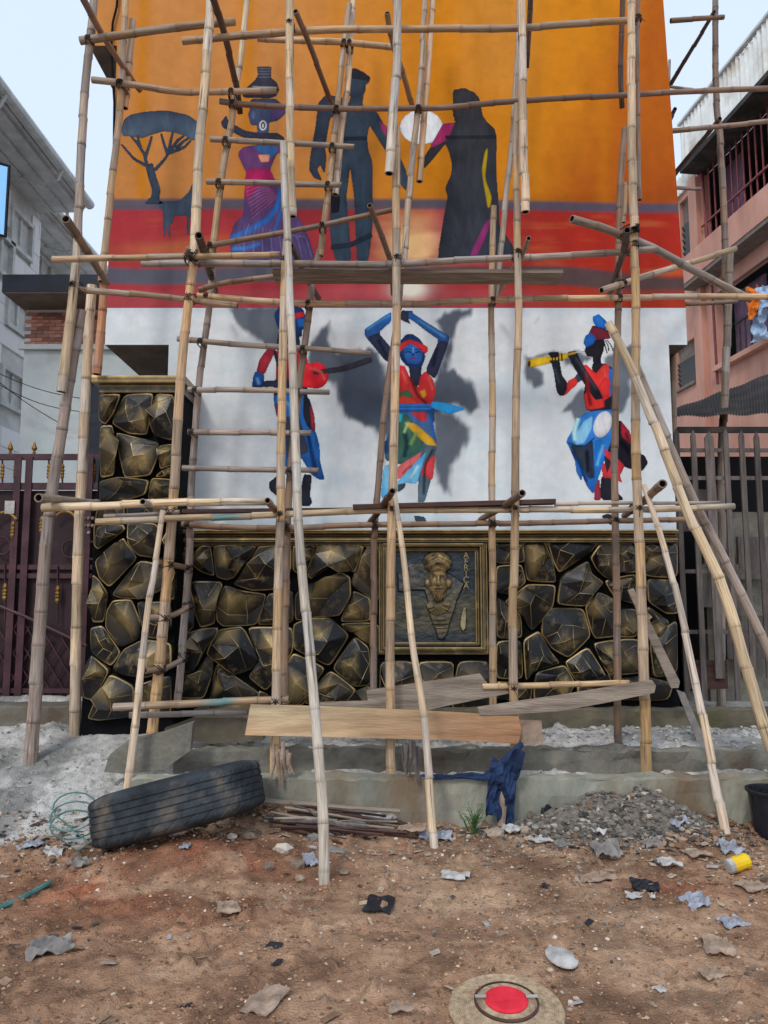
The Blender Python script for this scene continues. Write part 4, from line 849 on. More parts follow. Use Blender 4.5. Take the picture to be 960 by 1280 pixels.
# corrugated parapet, each sheet a part
zc1_ = zz(960,64); zc0b = zcor0
def corr(y0, y1, z0_, z1_, off, name, parent, pitch=.16, m='zinc', tilt=0):
    n = max(4, int((y1-y0)/pitch*4)); V = []; Fc = []
    for i in range(n+1):
        y = y0+(y1-y0)*i/n; o_ = off+.035*math.sin(i/4*2*math.pi)
        V += [wk(y, z0_, o_), wk(y, z1_, o_+tilt), wk(y, z1_, o_-.006+tilt), wk(y, z0_, o_-.006)]
    for i in range(n):
        for a, b_ in ((0,1),(1,2),(2,3),(3,0)): Fc.append((i*4+a, (i+1)*4+a, (i+1)*4+b_, i*4+b_))
    return mesh(name, V, Fc, M[m], parent)
yA = yy(877,190); q = Ynear
while q < yA-.05:
    corr(q, min(q+.86, yA), zc0b, zc1_+random.uniform(-.03,.03), .55, 'corrugated_sheet', pk); q += .8
corr(yA+.1, Yfar+1.5, zc0b-.1, zc1_-.75, .1, 'corrugated_sheet', pk)
m_ = MB(); wbox(m_, Ynear, yA, zc0b-.12, zc0b-.002, -.1, .6); m_.build('eave_beam', M['rust'], pk)
m_ = MB(); wbox(m_, Ynear, yA, zc1_+.04, zc1_+.1, .5, .62); m_.build('capping', M['gutter'], pk)
# barred upstairs loggia
h = H[0]; y = h[0]+.05; barp = None
while y < h[1]:
    m_ = MB(); m_.tube([wk(y, h[2], .03), wk(y, h[3], .03)], .022, 5, m=0); m_.build('grille_bar', M['pinkd'], pk); y += .24
for zq in (h[2]+.05, h[2]+(h[3]-h[2])*.33, h[3]-.05):
    m_ = MB(); m_.tube([wk(h[0], zq, .06), wk(h[1], zq, .06)], .03, 5); m_.build('grille_rail', M['pinkd'], pk)
m_ = MB(); wbox(m_, h[1]-1.0, h[1]-.05, h[2], h[3], -.5, -.45); m_.build('curtain', M['curtain'], pk)
m_ = MB(); wbox(m_, h[0]+.8, h[0]+1.9, h[2]+.5, h[3]-.2, -.9, -.85); m_.build('shutter', M['pinkd'], pk)
h = H[1]; m_ = MB(); wbox(m_, h[1]-1.25, h[1]-.02, h[2], h[3], -.5, -.45); m_.build('curtain', M['curtain'], pk)
y = h[0]+.1
while y < h[1]-.9:
    m_ = MB(); m_.tube([wk(y, h[2], .03), wk(y, h[2]+.75, .03)], .022, 5); m_.build('baluster', M['rust'], pk); y += .22
m_ = MB(); m_.tube([wk(h[0], h[2]+.77, .03), wk(h[1]-.8, h[2]+.77, .03)], .03, 5); m_.build('balcony_rail', M['rust'], pk)
for h in H[2:]:
    m_ = MB(); wbox(m_, h[0], h[1], h[2]-.08, h[2], .0, .07); m_.build('sill', M['soffit'], pk)
    n = 5
    for i in range(n):
        z_ = h[2]+(h[3]-h[2])*(i+.5)/n*.55
        m_ = MB(); m_.hexa([wk(h[0],z_,-.1), wk(h[1],z_,-.1), wk(h[1],z_+.14,-.04), wk(h[0],z_+.14,-.04)], [wk(h[0],z_,-.09), wk(h[1],z_,-.09), wk(h[1],z_+.14,-.03), wk(h[0],z_+.14,-.03)]); m_.build('louvre', M['glass'], pk)
    m_ = MB(); wbox(m_, h[0], h[1], h[2]+(h[3]-h[2])*.6, h[3], -.12, -.1); m_.build('window_sheet', M['soffit'], pk)
m_ = MB(); m_.tube([W(875,200,.08), W(889,340,.08), W(897,480,.08)], .035, 6); m_.build('drain_pipe', M['pinkd'], pk)
m_ = MB(); m_.hexa([wk(yy(876,240),0,0),wk(yy(866,240),0,0),wk(yy(866,240),0,.14),wk(yy(876,240),0,.14)], [wk(yy(876,240),zcor0,0),wk(yy(866,240),zcor0,0),wk(yy(866,240),zcor0,.14),wk(yy(876,240),zcor0,.14)]); m_.build('pilaster', M['pink'], pk)
# ---------- laundry
def crumple(name, c, ux, uz, w_, h_, m, label, cat, seed, n=9, amp=.03, drape=None, group=None, irr=.2, thick=0):
    V = []; Fc = []; c = Vector(c); ux = Vector(ux).normalized(); uz = Vector(uz).normalized(); nn = ux.cross(uz); rs = random.Random(seed)
    ph = [rs.uniform(0, 6.28) for _ in range(8)]
    for i in range(n+1):
        for j in range(n+1):
            a, b_ = i/n-.5, j/n-.5
            edge = 1+irr*(math.sin(ph[0]+3*math.atan2(b_, a))+.5*math.sin(ph[1]+5*math.atan2(b_, a)))
            rr2 = max(abs(a), abs(b_)); a2 = a*(1+(edge-1)*rr2*1.6); b2 = b_*(1+(edge-1)*rr2*1.6)
            dsp = amp*(math.sin(a*9+ph[2]+2*math.sin(b_*7+ph[3]))*.5+math.sin(b_*11+ph[4]+a*6)*.4+rs.uniform(-.45, .45))
            V.append(c+ux*a2*w_+uz*b2*h_+nn*(dsp+amp))
    q = n+1
    for i in range(n):
        for j in range(n): Fc.append((i*q+j, (i+1)*q+j, (i+1)*q+j+1, i*q+j+1))
    N_ = len(V); V += [v-nn*.004 for v in V[:N_]]; Fc += [tuple(N_+k for k in f_[::-1]) for f_ in Fc[:n*n]]
    bd = [i*q for i in range(q)]+[n*q+j for j in range(1, q)]+[i*q+n for i in range(n-1, -1, -1)]+[j for j in range(n-1, 0, -1)]
    for k in range(len(bd)): a, b_ = bd[k], bd[(k+1) % len(bd)]; Fc.append((b_, a, a+N_, b_+N_))
    return tag(mesh(name, V, Fc, m), label, cat, group)
dy = Vector((-KX, -1, 0))
m_ = MB(); m_.tube([wk(14.2, zz(940,362)+.12, .45), wk(yy(915,362), zz(940,362)+.1, .45)], .012, 5); tag(m_.build('washing_line', M['wire']), 'thin washing line strung across the lower pink balcony', 'washing line')
crumple('hanging_cloth', W(944,377,.5), dy, (0,0,1), .42, .62, M['orange_c'], 'orange cloth hung on the washing line of the pink balcony', 'laundry', 3, amp=.05)
crumple('hanging_cloth', W(957,372,.5), dy, (0,0,1), .35, .5, M['lblue_c'], 'pale blue shirt hung at the right end of the washing line', 'laundry', 4, amp=.05)
crumple('hanging_cloth', W(953,408,.35), dy, (0,0,1), .5, .6, M['lblue_c'], 'light blue cloth draped over the lower balcony rail', 'laundry', 5, amp=.07)
crumple('hanging_cloth', W(927,285,.12), dy, (0,0,1), .45, .55, M['greyp'], 'grey rag draped on the sill of the barred upstairs window', 'laundry', 6, amp=.06)
# ---------- shed with fence
sh = root('dark_shed', (4.4, 9, .5), 'dark shed of old roofing sheets behind the picket fence', 'shed')
m_ = MB(); m_.box((2.8, 9.3, .3), (8, 9.4, 3.3)); m_.build('back_wall', M['dark'], sh)
m_ = MB(); m_.box((3.5, 8.4, .3), (5.5, 8.5, P(940,640,8.4).z)); m_.build('wall_panel', M['conc'], sh)
V = []; Fc = []; n = 240; A0, A1 = P(846,521,7.5), P(1010,516,7.5); B0, B1 = P(840,513,9.6), P(1010,450,9.3)
for i in range(n+1):
    t = i/n; a = A0.lerp(A1, t); b_ = B0.lerp(B1, t); o_ = Vector((0,0,.007*math.sin(i*1.2)+.010*math.sin(i*.09)))
    V += [a+o_, b_+o_, b_+o_+Vector((0,0,.006)), a+o_+Vector((0,0,.006))]
for i in range(n):
    for a, b_ in ((0,1),(1,2),(2,3),(3,0)): Fc.append((i*4+a, (i+1)*4+a, (i+1)*4+b_, i*4+b_))
mesh('roof_sheet', V, Fc, M['rust'], sh)
m_ = MB(); m_.box((A0.x, 7.5, A0.z-.16), (A1.x, 7.53, A0.z-.1)); m_.build('roof_beam', M['rust'], sh)
for x, y in ((870,640),(905,735),(935,800),(950,700)):
    q = P(x, y, 8.1); m_ = MB(); m_.box((q.x-.2, 8.15, q.z-.2), (q.x+.2, 8.2, q.z+.25)); m_.build('stacked_panel', M['wood_p'], sh)
fn = root('picket_fence', (3.4, 7.2, .65), 'grey wooden picket fence with pointed pales at the right of the clad wall', 'fence')
zf0 = P(880,862,7.2).z
for i, px in enumerate((850,871,891,912,932,951,971)):
    x = P(px, 640, 7.2).x; hw = .042 if i == 2 else .025; tz = P(px, 535+(i % 3)*2, 7.2).z; b0 = zf0+(.1 if i in (2,5) else -.1)
    V = [(x-hw,7.2,b0),(x+hw,7.2,b0),(x+hw,7.2,tz-.06),(x,7.2,tz),(x-hw,7.2,tz-.06)]; V += [(a, 7.22, c) for a, b_, c in V]
    mesh('pale', V, [(0,1,2,3,4),(9,8,7,6,5)]+[(k, k+5, (k+1) % 5+5, (k+1) % 5) for k in range(5)], M['wood_p'], fn)
for py in (562, 597, 714, 790):
    q = P(900, py, 7.2); m_ = MB(); m_.box((P(840,py,7.2).x, 7.221, q.z-.018), (3.9, 7.245, q.z+.018)); m_.build('rail', M['wood_p'], fn)
m_ = MB(); m_.box((P(858,800,7.24).x, 7.25, P(850,862,7.2).z), (P(908,800,7.24).x, 7.28, P(850,826,7.2).z)); m_.build('bottom_board', M['wood_d'], fn)

# ------------------------------------------------------------------ gate
YG = 7.15
gt = root('maroon_gate', (P(50,878,YG).x, YG, .64), 'maroon steel double gate with gold spearheads, scrolls and diamond lattice', 'gate')
def gp(px, py): return P(px, py, YG)
gx0, gx1 = gp(-110,700).x, gp(124,700).x
def gbar(x0, x1, py0, py1, name='rail', y0=YG-.03, y1=YG+.02, m='maroon'):
    a, b_ = gp(60, py1).z, gp(60, py0).z; m_ = MB(); m_.box((x0, y0, a), (x1, y1, b_)); return m_.build(name, M[m], gt)
for a, b_ in ((568,575),(604,612),(706,712),(717,723),(860,866),(870,877)): gbar(gx0, gx1, a, b_)
m_ = MB(); m_.box((gx0, YG+.021, gp(60,875).z), (gx1, YG+.035, gp(60,613).z)); m_.build('sheet', M['maroon_d'], gt)
for px in (-100,-60,-28,22,36,112):
    x = gp(px*1.0,640).x; m_ = MB(); m_.box((x-.032, YG-.045, gp(60,878).z), (x+.032, YG-.031, gp(60,572).z)); m_.build('stile', M['maroon'], gt)
for px in (13,43,75,104,-20):
    q = gp(px,560); m_ = MB(); m_.rev((q.x, YG, gp(60,568).z), [(.012,0),(.016,.02),(.008,.03),(.028,.055),(.004,.12),(0,.13)], 8); m_.build('spearhead', M['gold'], gt)
for px in (3,19,61,78,104,118,-15):
    a, b_ = gp(px,604), gp(px,575); m_ = MB(); m_.tube([a, b_], .009, 6); s_ = m_.build('spindle', M['maroon'], gt)
    c = (a+b_)/2; m_ = MB(); m_.rev((c.x, YG, c.z-.07), [(.01,0),(.02,.02),(.013,.035),(.022,.05),(.013,.065),(.022,.08),(.013,.095),(.02,.115),(.01,.14)], 8); m_.build('collar', M['gold'], s_)
for px, py in ((16,662),(52,656),(72,743),(6,740),(116,752),(-14,662)):
    a, b_ = P(px,py-36,YG-.04), P(px,py+36,YG-.04); m_ = MB(); m_.tube([a, b_], .008, 6); s_ = m_.build('spindle', M['maroon'], gt)
    c = P(px,py,YG-.04); m_ = MB(); m_.rev((c.x, YG-.04, c.z-.08), [(.008,0),(.024,.025),(.015,.045),(.026,.06),(.015,.075),(.026,.09),(.015,.105),(.022,.13),(.008,.16)], 8); m_.build('collar', M['gold'], s_)
for px, py, s_ in ((6,655,1),(82,654,1)):
    pts = [P(px+14*math.cos(a)*s_, py-6+9*math.sin(a)*-1*abs(math.sin(a)), YG-.05) for a in [math.pi*k/10 for k in range(11)]]
    m_ = MB(); m_.tube(pts, .012, 6); m_.rev(tuple(pts[0]), [(0,-.02),(.02,0),(0,.02)], 8); m_.rev(tuple(pts[-1]), [(0,-.02),(.02,0),(0,.02)], 8); m_.build('scroll', M['gold'], gt)
for px, py in ((3,682),(88,686),(116,688)):
    pts = [P(px+10*math.cos(a), py+11*math.sin(a), YG-.035) for a in [2*math.pi*k/18 for k in range(19)]]; m_ = MB(); m_.tube(pts, .01, 6, cap=False); m_.build('ring', M['maroon'], gt)
for i in range(4):
    for j in range(2+i % 2):
        q = P(106+i*5, 648+j*9+(4 if i % 2 else 0)-(4 if i % 2 else 0), YG-.05); m_ = MB(); m_.rev(tuple(q), [(0,-.018),(.013,-.012),(.018,0),(.013,.012),(0,.018)], 8); m_.build('stud', M['pale'], gt)
m_ = MB(); m_.tube([P(-40,742,YG-.045), P(0,758,YG-.045), P(30,770,YG-.045), P(118,812,YG-.045)], .016, 6); m_.build('brace', M['maroon'], gt)
for k in range(-3, 8):
    for s_ in (1, -1):
        xa_, xb_ = 8+k*18, 8+k*18+s_*55; a = (xa_, 862); b_ = (xb_, 770)
        lim = 766+max(0, (xb_))*.38
        t = max(0, min(1, (862-lim)/(862-770))); e = (a[0]+(b_[0]-a[0])*t, a[1]+(b_[1]-a[1])*t)
        if -45 < min(a[0], e[0]) and max(a[0], e[0]) < 122 and t > .2:
            m_ = MB(); m_.tube([P(a[0],a[1],YG-.02), P(e[0],e[1],YG-.02)], .007, 5); m_.build('lattice_bar', M['maroon'], gt)
q = P(12,634,YG-.06); m_ = MB(); m_.box((q.x-.045, YG-.062, q.z-.06), (q.x+.045, YG-.058, q.z+.06)); tag(m_.build('paper_notice', M['white']), 'small white paper notice stuck on the maroon gate', 'notice')

# ------------------------------------------------------------------ bamboo
TONE = dict(pale=(184,168,144), white=(174,169,160), gold=(176,148,110), tan=(162,140,112), brown=(122,102,86), dark=(86,68,58), grey=(140,130,122), orange=(156,114,84))
def spline(pts, n):
    p = [pts[0]*2-pts[1]]+pts+[pts[-1]*2-pts[-2]]; out = []
    for i in range(1, len(p)-2):
        for k in range(n):
            t = k/n; out.append(.5*((2*p[i])+(-p[i-1]+p[i+1])*t+(2*p[i-1]-5*p[i]+4*p[i+1]-p[i+2])*t*t+(-p[i-1]+3*p[i]-3*p[i+1]+p[i+2])*t**3))
    out.append(p[-2]); return out
POLES = []
def pole(name, pts, Y, wpx, tone='tan', parent=None, w2=None, paint=None, seed=None, g0=False):
    """pts pixels from the base/left end; Y depth at first and last point; wpx thickness in px"""
    ya, yb = Y if isinstance(Y, tuple) else (Y, Y); rs = random.Random(seed or hash((pts[0], pts[-1])) & 0xffff)
    L_ = [0]
    for i in range(1, len(pts)): L_.append(L_[-1]+math.hypot(pts[i][0]-pts[i-1][0], pts[i][1]-pts[i-1][1]))
    if g0: g = GP(*pts[0]); ya = g.y
    w3 = [P(p[0], p[1], ya+(yb-ya)*l/L_[-1]) for p, l in zip(pts, L_)]
    if g0: w3[0] = w3[0]+Vector((0, 0, -.05))
    cv = spline(w3, 8) if len(w3) > 2 else [w3[0].lerp(w3[1], k/8) for k in range(9)]
    acc = [0]
    for i in range(1, len(cv)): acc.append(acc[-1]+(cv[i]-cv[i-1]).length)
    T = acc[-1]
    def at(s):
        s = max(0, min(T, s))
        for i in range(1, len(acc)):
            if s <= acc[i]: return cv[i-1].lerp(cv[i], (s-acc[i-1])/max(1e-6, acc[i]-acc[i-1]))
        return cv[-1]
    r0 = wpx*ya/F/2*.98; r1 = (w2 or wpx*.9)*yb/F/2*.98
    st = []; s = rs.uniform(.05, .25); marks = [0.0]
    gap = rs.uniform(.24, .34)
    while s < T-.03: st.append(s); s += gap*rs.uniform(.7, 1.35)
    prof = [(0, 1, .75), (.004, 1, .9)]
    for s in st: kd = rs.uniform(.4, .75); prof += [(s-.02, .985, .98), (s-.005, 1.05, .88), (s, 1.0, kd), (s+.005, 1.07, .8), (s+.03, 1.0, .96), (s+gap*.5, .965, rs.uniform(.92, 1.05))]
    prof += [(T, 1, .8)]; prof = [q for q in sorted(prof) if q[0] <= T]
    base = np.array(S(*TONE[tone]))*rs.uniform(.88, 1.1); base[2] *= rs.uniform(.92, 1.08)
    n = 10; V = []; Cc = []; B = []; Fc = []
    t0 = (at(.05)-at(0)).normalized(); up = Vector((0,1,0)) if abs(t0.y) < .8 else Vector((1,0,0)); a = t0.cross(up).normalized(); ph = rs.uniform(0, 40)
    wob = [rs.uniform(-.006, .006) for _ in range(len(st)+3)]; wea = [rs.choice((1, 1.06, .94, 1.0, .88, .76, 1.1)) for _ in range(len(st)+3)]; gry = [rs.choice((0, 0, .15, .4)) for _ in range(len(st)+3)]
    for s, k, dk in prof:
        t = (at(s+.03)-at(s-.03)).normalized(); a = (a-t*a.dot(t)).normalized(); b_ = t.cross(a)
        seg = sum(1 for q in st if q < s); off = a*wob[seg]+b_*wob[(seg+1) % len(wob)]
        r_ = (r0+(r1-r0)*s/T)*k; c = base*dk*wea[seg]; c = c*(1-gry[seg])+c.mean()*gry[seg]
        if paint and paint[0] < s/T < paint[1]: c = np.array(S(*paint[2]))
        tint = 1+.10*math.sin(s*2.1+ph)+.07*math.sin(s*5.3+ph*2)
        for q in range(n):
            an = 2*math.pi*q/n; V.append(at(s)+off*.6+(a*math.cos(an)+b_*math.sin(an))*r_); Cc.append(tuple(c*tint)); B.append((math.cos(an)*r0*3+ph, math.sin(an)*r0*3, s+ph))
    m_ = len(prof)
    for i in range(m_-1):
        for q in range(n): Fc.append((i*n+q, i*n+(q+1) % n, (i+1)*n+(q+1) % n, (i+1)*n+q))
    mi = [0]*len(Fc)
    for end, dr in ((0, 1), (m_-1, -1)):  # hollow ends
        c = at(0 if end == 0 else T); t = (at(.03)-at(0)).normalized()*dr if end == 0 else (at(T)-at(T-.03)).normalized()*dr
        i0 = len(V)
        for q in range(n): v = V[end*n+q]; V.append(c+(v-c)*.72); Cc.append(tuple(base*.8)); B.append(B[end*n+q])
        for q in range(n): v = V[end*n+q]; V.append(c+(v-c)*.68+t*.05); Cc.append((.02,.015,.01)); B.append(B[end*n+q])
        for q in range(n):
            f1 = (end*n+q, end*n+(q+1) % n, i0+(q+1) % n, i0+q); f2 = (i0+q, i0+(q+1) % n, i0+n+(q+1) % n, i0+n+q)
            if end == 0: f1, f2 = f1[::-1], f2[::-1]
            Fc += [f1, f2]; mi += [0, 1]
        cap_ = tuple(i0+n+q for q in range(n)); Fc.append(cap_ if end else cap_[::-1]); mi.append(1)
    o = mesh(name, V, Fc, [M['bamboo'], M['hollow']], parent, mi=mi, smooth=True, col=Cc, vec=B)
    POLES.append((o, cv, (r0+r1)/2, parent)); return o
scf = root('bamboo_scaffold', (.0, 6.2, .4), 'lashed bamboo scaffold of uprights, ledgers and rungs standing against the mural wall', 'scaffold')
FR, BK = 5.85, 6.45
def up(pts, Y, w, tone='tan', **k): return pole('upright', pts, Y, w, tone, scf, **k)
def led(pts, Y, w, tone='tan', **k): return pole('ledger', pts, Y, w, tone, scf, **k)
def tra(pts, Y, w, tone='brown', **k): return pole('transom', pts, Y, w, tone, scf, **k)
# uprights, front row
up([(38,952),(50,790),(62,640),(85,490),(102,388)], (6.1,6.0), 17, 'grey', w2=13, g0=True)
up([(77,490),(88,400),(96,320),(98,305)], (5.93,5.9), 13, 'pale')
up([(96,328),(101,200),(107,110),(113,50),(120,-30)], (5.98,5.98), 12, 'grey')
up([(93,918),(98,700),(104,560),(110,430),(115,357)], (6.5,6.45), 14, 'pale', g0=True, w2=13)
up([(121,468),(127,400),(130,345)], 6.4, 12, 'orange')
up([(127,352),(134,280),(141,215),(149,150),(153,80),(158,-30)], 6.35, 10, 'tan')
up([(156,135),(163,60),(166,25)], 6.43, 10, 'tan')
up([(188,930),(205,770),(217,620),(228,450),(241,330),(246,292)], (6.05,5.85), 14, 'gold', g0=True, w2=12)
up([(243,318),(248,200),(258,80),(265,-30)], 5.78, 14, 'pale')
up([(222,880),(235,720),(240,600),(250,470),(262,380),(267,322)], (6.5,6.45), 10, 'grey')
up([(264,335),(277,225),(290,150),(293,118)], 6.42, 10, 'tan'); up([(291,140),(297,100),(305,40),(312,-30)], 6.50, 9, 'pale')
up([(362,-30),(362,100),(363,200),(366,271)], 5.86, 12, 'pale')
up([(343,1000),(345,870),(350,660),(352,520),(355,380),(358,300)], 5.88, 12, 'tan', w2=11)
up([(355,880),(358,700),(362,600),(372,500),(381,430),(393,340),(402,305)], (6.45,6.42), 10, 'brown')
up([(400,320),(412,225),(420,150),(428,75),(437,5)], 6.42, 9, 'tan'); up([(419,243),(427,162),(435,100),(443,-30)], 6.5, 9, 'pale')
up([(489,985),(488,800),(491,600),(495,450),(496,317),(495,250),(496,160)], (5.86,5.86), 12, 'tan', g0=False)
up([(486,217),(491,150),(496,75),(497,-30)], 5.78, 13, 'white')
up([(466,950),(468,677),(473,608),(479,525),(486,474),(497,390),(505,317)], (6.45,6.42), 9, 'brown')
up([(505,330),(511,250),(517,187),(525,112),(533,-30)], 6.42, 9, 'pale'); up([(524,227),(530,150),(536,75),(543,-30)], 6.5, 9, 'tan')
up([(645,1000),(641,800),(644,640),(645,500),(648,400),(647,317),(645,200),(646,130)], 5.86, 12, 'tan', w2=9)
up([(657,265),(655,200),(653,100),(652,-30)], 5.78, 12, 'pale')
up([(616,960),(616,750),(615,600),(616,500),(614,380),(617,258)], 6.42, 10, 'tan', w2=8); up([(618,372),(624,334),(633,240),(640,175),(647,60),(650,-30)], 6.5, 8, 'grey')
up([(809,968),(805,850),(800,700),(795,560),(795,400),(792,262)], (5.86,5.84), 14, 'gold', w2=11)
up([(793,285),(790,200),(789,100),(789,-30)], 5.78, 12, 'pale'); up([(799,250),(797,100),(798,-30)], 5.92, 6, 'brown')
up([(773,948),(770,700),(768,560),(772,420),(773,320),(776,225),(781,160)], (6.2,6.42), 10, 'brown', w2=9)
up([(780,278),(782,228)], 6.3, 5, 'tan')
# rear right bay beyond the corner
up([(901,900),(902,560),(905,520),(908,450),(910,380),(912,315)], 7.95, 11, 'grey'); up([(906,380),(906,292),(900,175),(895,112),(894,-30)], 8.05, 9, 'brown')
up([(842,860),(842,620),(841,440)], 7.32, 10, 'brown'); up([(836,260),(836,130),(837,75)], 9.2, 4, 'grey')
# ledgers
led([(100,51),(205,37),(294,27)], 5.95, 11, 'tan'); led([(228,52),(320,43),(420,37),(560,36),(650,35),(720,30),(797,26)], 5.95, 10, 'tan')
led([(322,48),(390,51),(430,53),(492,59)], 6.38, 9, 'tan'); led([(115,100),(170,106),(230,115),(320,114),(346,113)], 6.3, 9, 'tan')
led([(275,127),(320,132),(445,136),(560,134),(600,130),(720,122),(845,115),(965,111)], (6.37,6.37), 8, 'brown')
for a in ([(263,174),(320,177),(443,184)], [(258,227),(340,229),(427,231)], [(222,423),(290,430),(400,437),(464,442)], [(235,487),(320,488),(412,490)], [(235,540),(300,541),(389,541)], [(228,585),(300,587),(398,588)]):
    pole('rung', a, 6.34, 8, 'grey', scf)
for a in ([(196,702),(236,710)], [(186,772),(212,770),(238,758)], [(182,838),(205,836),(230,824)]): pole('rung', a, (6.15,6.38), 8, 'brown', scf)
led([(66,324),(180,322),(297,319),(350,318)], 5.74, 9, 'tan'); led([(177,329),(280,329),(405,330),(490,330),(560,326),(654,322),(779,315),(822,311)], 5.97, 10, 'grey')
led([(233,312),(300,300),(380,286),(493,262)], 6.3, 8, 'brown'); led([(248,362),(290,352),(353,344)], 6.3, 8, 'brown')
led([(100,362),(170,368),(235,375),(297,382)], 6.0, 9, 'tan'); led([(247,369),(300,374),(380,379),(520,380),(560,377),(685,373),(860,371),(965,371)], 6.32, 9, 'tan')
led([(846,380),(880,379),(922,377)], 7.6, 6, 'brown')
led([(715,273),(760,287),(819,312),(860,334),(938,374)], (5.66,6.6), 11, 'grey'); led([(752,363),(800,347),(844,334),(919,311)], (6.2,6.9), 9, 'tan')
led([(53,635),(130,632),(230,628),(332,627)], 5.72, 11, 'pale'); led([(120,652),(215,648),(320,645),(385,642),(477,638),(640,637),(787,637),(918,633)], 5.96, 9, 'pale', paint=(.185,.235,(96,132,136)))
led([(130,645),(180,643),(225,640)], 6.05, 6, 'grey'); led([(227,655),(320,660),(477,656),(640,654),(787,651),(858,649)], 6.38, 8, 'brown'); led([(693,630),(780,629),(900,628)], 5.99, 5, 'grey')
led([(142,884),(245,879),(361,874)], 5.95, 10, 'tan', paint=(.5,.72,(96,132,136))); led([(162,894),(240,892),(310,890)], 6.06, 8, 'grey')
led([(603,858),(700,856),(786,853)], 5.98, 8, 'tan')
led([(838,26),(850,25),(905,22)], 7.8, 7, 'brown'); led([(838,164),(900,158),(965,151)], 7.8, 7, 'brown'); led([(838,109),(866,112)], 8.9, 4, 'grey'); led([(845,234),(876,236)], 8.2, 5, 'grey')
tra([(838,106),(893,15)], (9.0,7.75), 6, 'dark'); tra([(840,222),(900,148)], (9.0,7.75), 7, 'dark'); tra([(838,148),(844,136)], (8.9,8.6), 6, 'dark')
# transoms seen nearly end-on
tra([(249,294),(258,325),(269,365)], (5.55,6.75), 11, 'dark', w2=8); tra([(462,257),(487,325),(491,368)], (5.6,6.7), 8, 'brown'); tra([(365,307),(385,350),(399,374)], (5.9,6.8), 8, 'dark')
tra([(661,298),(654,315),(637,343),(619,372)], (5.6,6.8), 7, 'brown'); tra([(784,288),(779,315),(763,368)], (5.6,6.7), 10, 'dark', w2=7); tra([(82,274),(105,308),(133,355)], (5.55,6.4), 13, 'brown', w2=8)
tra([(102,-5),(130,47),(165,100),(175,114)], (5.6,6.6), 10, 'brown', w2=7); tra([(265,-5),(280,42),(295,105),(300,141)], (5.65,6.6), 10, 'dark', w2=8); tra([(369,14),(387,57),(415,131)], (5.6,6.6), 8, 'brown', w2=7); tra([(484,16),(492,60),(505,95),(515,132)], (5.9,6.6), 8, 'brown')
tra([(664,-20),(662,30),(658,85)], (5.95,6.4), 8, 'dark'); tra([(780,-30),(777,60),(776,100),(778,135)], (6.1,6.5), 8, 'dark')
tra([(48,622),(80,625),(123,628)], (5.45,6.45), 12, 'grey', w2=7); tra([(178,627),(212,640)], (5.55,6.4), 9, 'grey'); tra([(490,614),(478,633),(463,653)], (5.5,6.5), 9, 'dark'); tra([(653,616),(630,632),(601,650)], (5.5,6.5), 10, 'brown', w2=8)
tra([(828,605),(803,627),(780,645)], (5.4,6.5), 12, 'brown', w2=8); tra([(334,626),(346,640),(358,656)], (5.6,6.5), 9, 'brown')
# wire lashings where poles of the scaffold cross
def seg_close(A, B):
    best = (9e9,)
    for i in range(0, len(A)-1):
        for j in range(0, len(B)-1):
            p, q = A[i], B[j]; u = A[i+1]-p; v = B[j+1]-q; w_ = p-q; a = u.dot(u); b_ = u.dot(v); c = v.dot(v); d_ = u.dot(w_); e = v.dot(w_); D = a*c-b_*b_
            if D < 1e-9: continue
            s = max(0, min(1, (b_*e-c*d_)/D)); t = max(0, min(1, (a*e-b_*d_)/D)); dd_ = (p+u*s-q-v*t).length
            if dd_ < best[0]: best = (dd_, p+u*s, q+v*t, u.normalized(), v.normalized())
    return best
ups = [q for q in POLES if q[0].name.startswith('upright')]; hor = [q for q in POLES if q[0].name.split('.')[0] in ('ledger', 'rung')]
for ho, hc, hr, _ in hor:
    for uo, uc, ur, _ in ups:
        b_ = seg_close(hc[::2]+[hc[-1]], uc[::2]+[uc[-1]])
        if b_[0] < (hr+ur)*1.8+.03:
            dd_, p, q, u, v = b_; c = (p+q)/2
            nn = (q-p).normalized() if dd_ > .01 else Vector((0,1,0)); m_ = MB()
            for sgn in (1, -1):
                dirn = (u+v*sgn).normalized(); side = dirn.cross(nn).normalized(); ra = (dd_/2+max(hr, ur))*1.12; rb = max(hr, ur)*1.25
                for k in range(2):
                    sh_ = dirn*(k-.5)*.014
                    pts = [c+sh_+nn*ra*math.cos(t)+side*rb*math.sin(t) for t in [2*math.pi*i/12 for i in range(13)]]; m_.tube(pts, .0042, 4, cap=False)
            tl_ = c+nn*ra+Vector((0,0,-.01)); m_.tube([tl_, tl_+Vector((random.uniform(-.04,.04), random.uniform(-.03,.0), random.uniform(-.07,-.02)))], .003, 4); m_.build('lashing', M['wire'], ho)
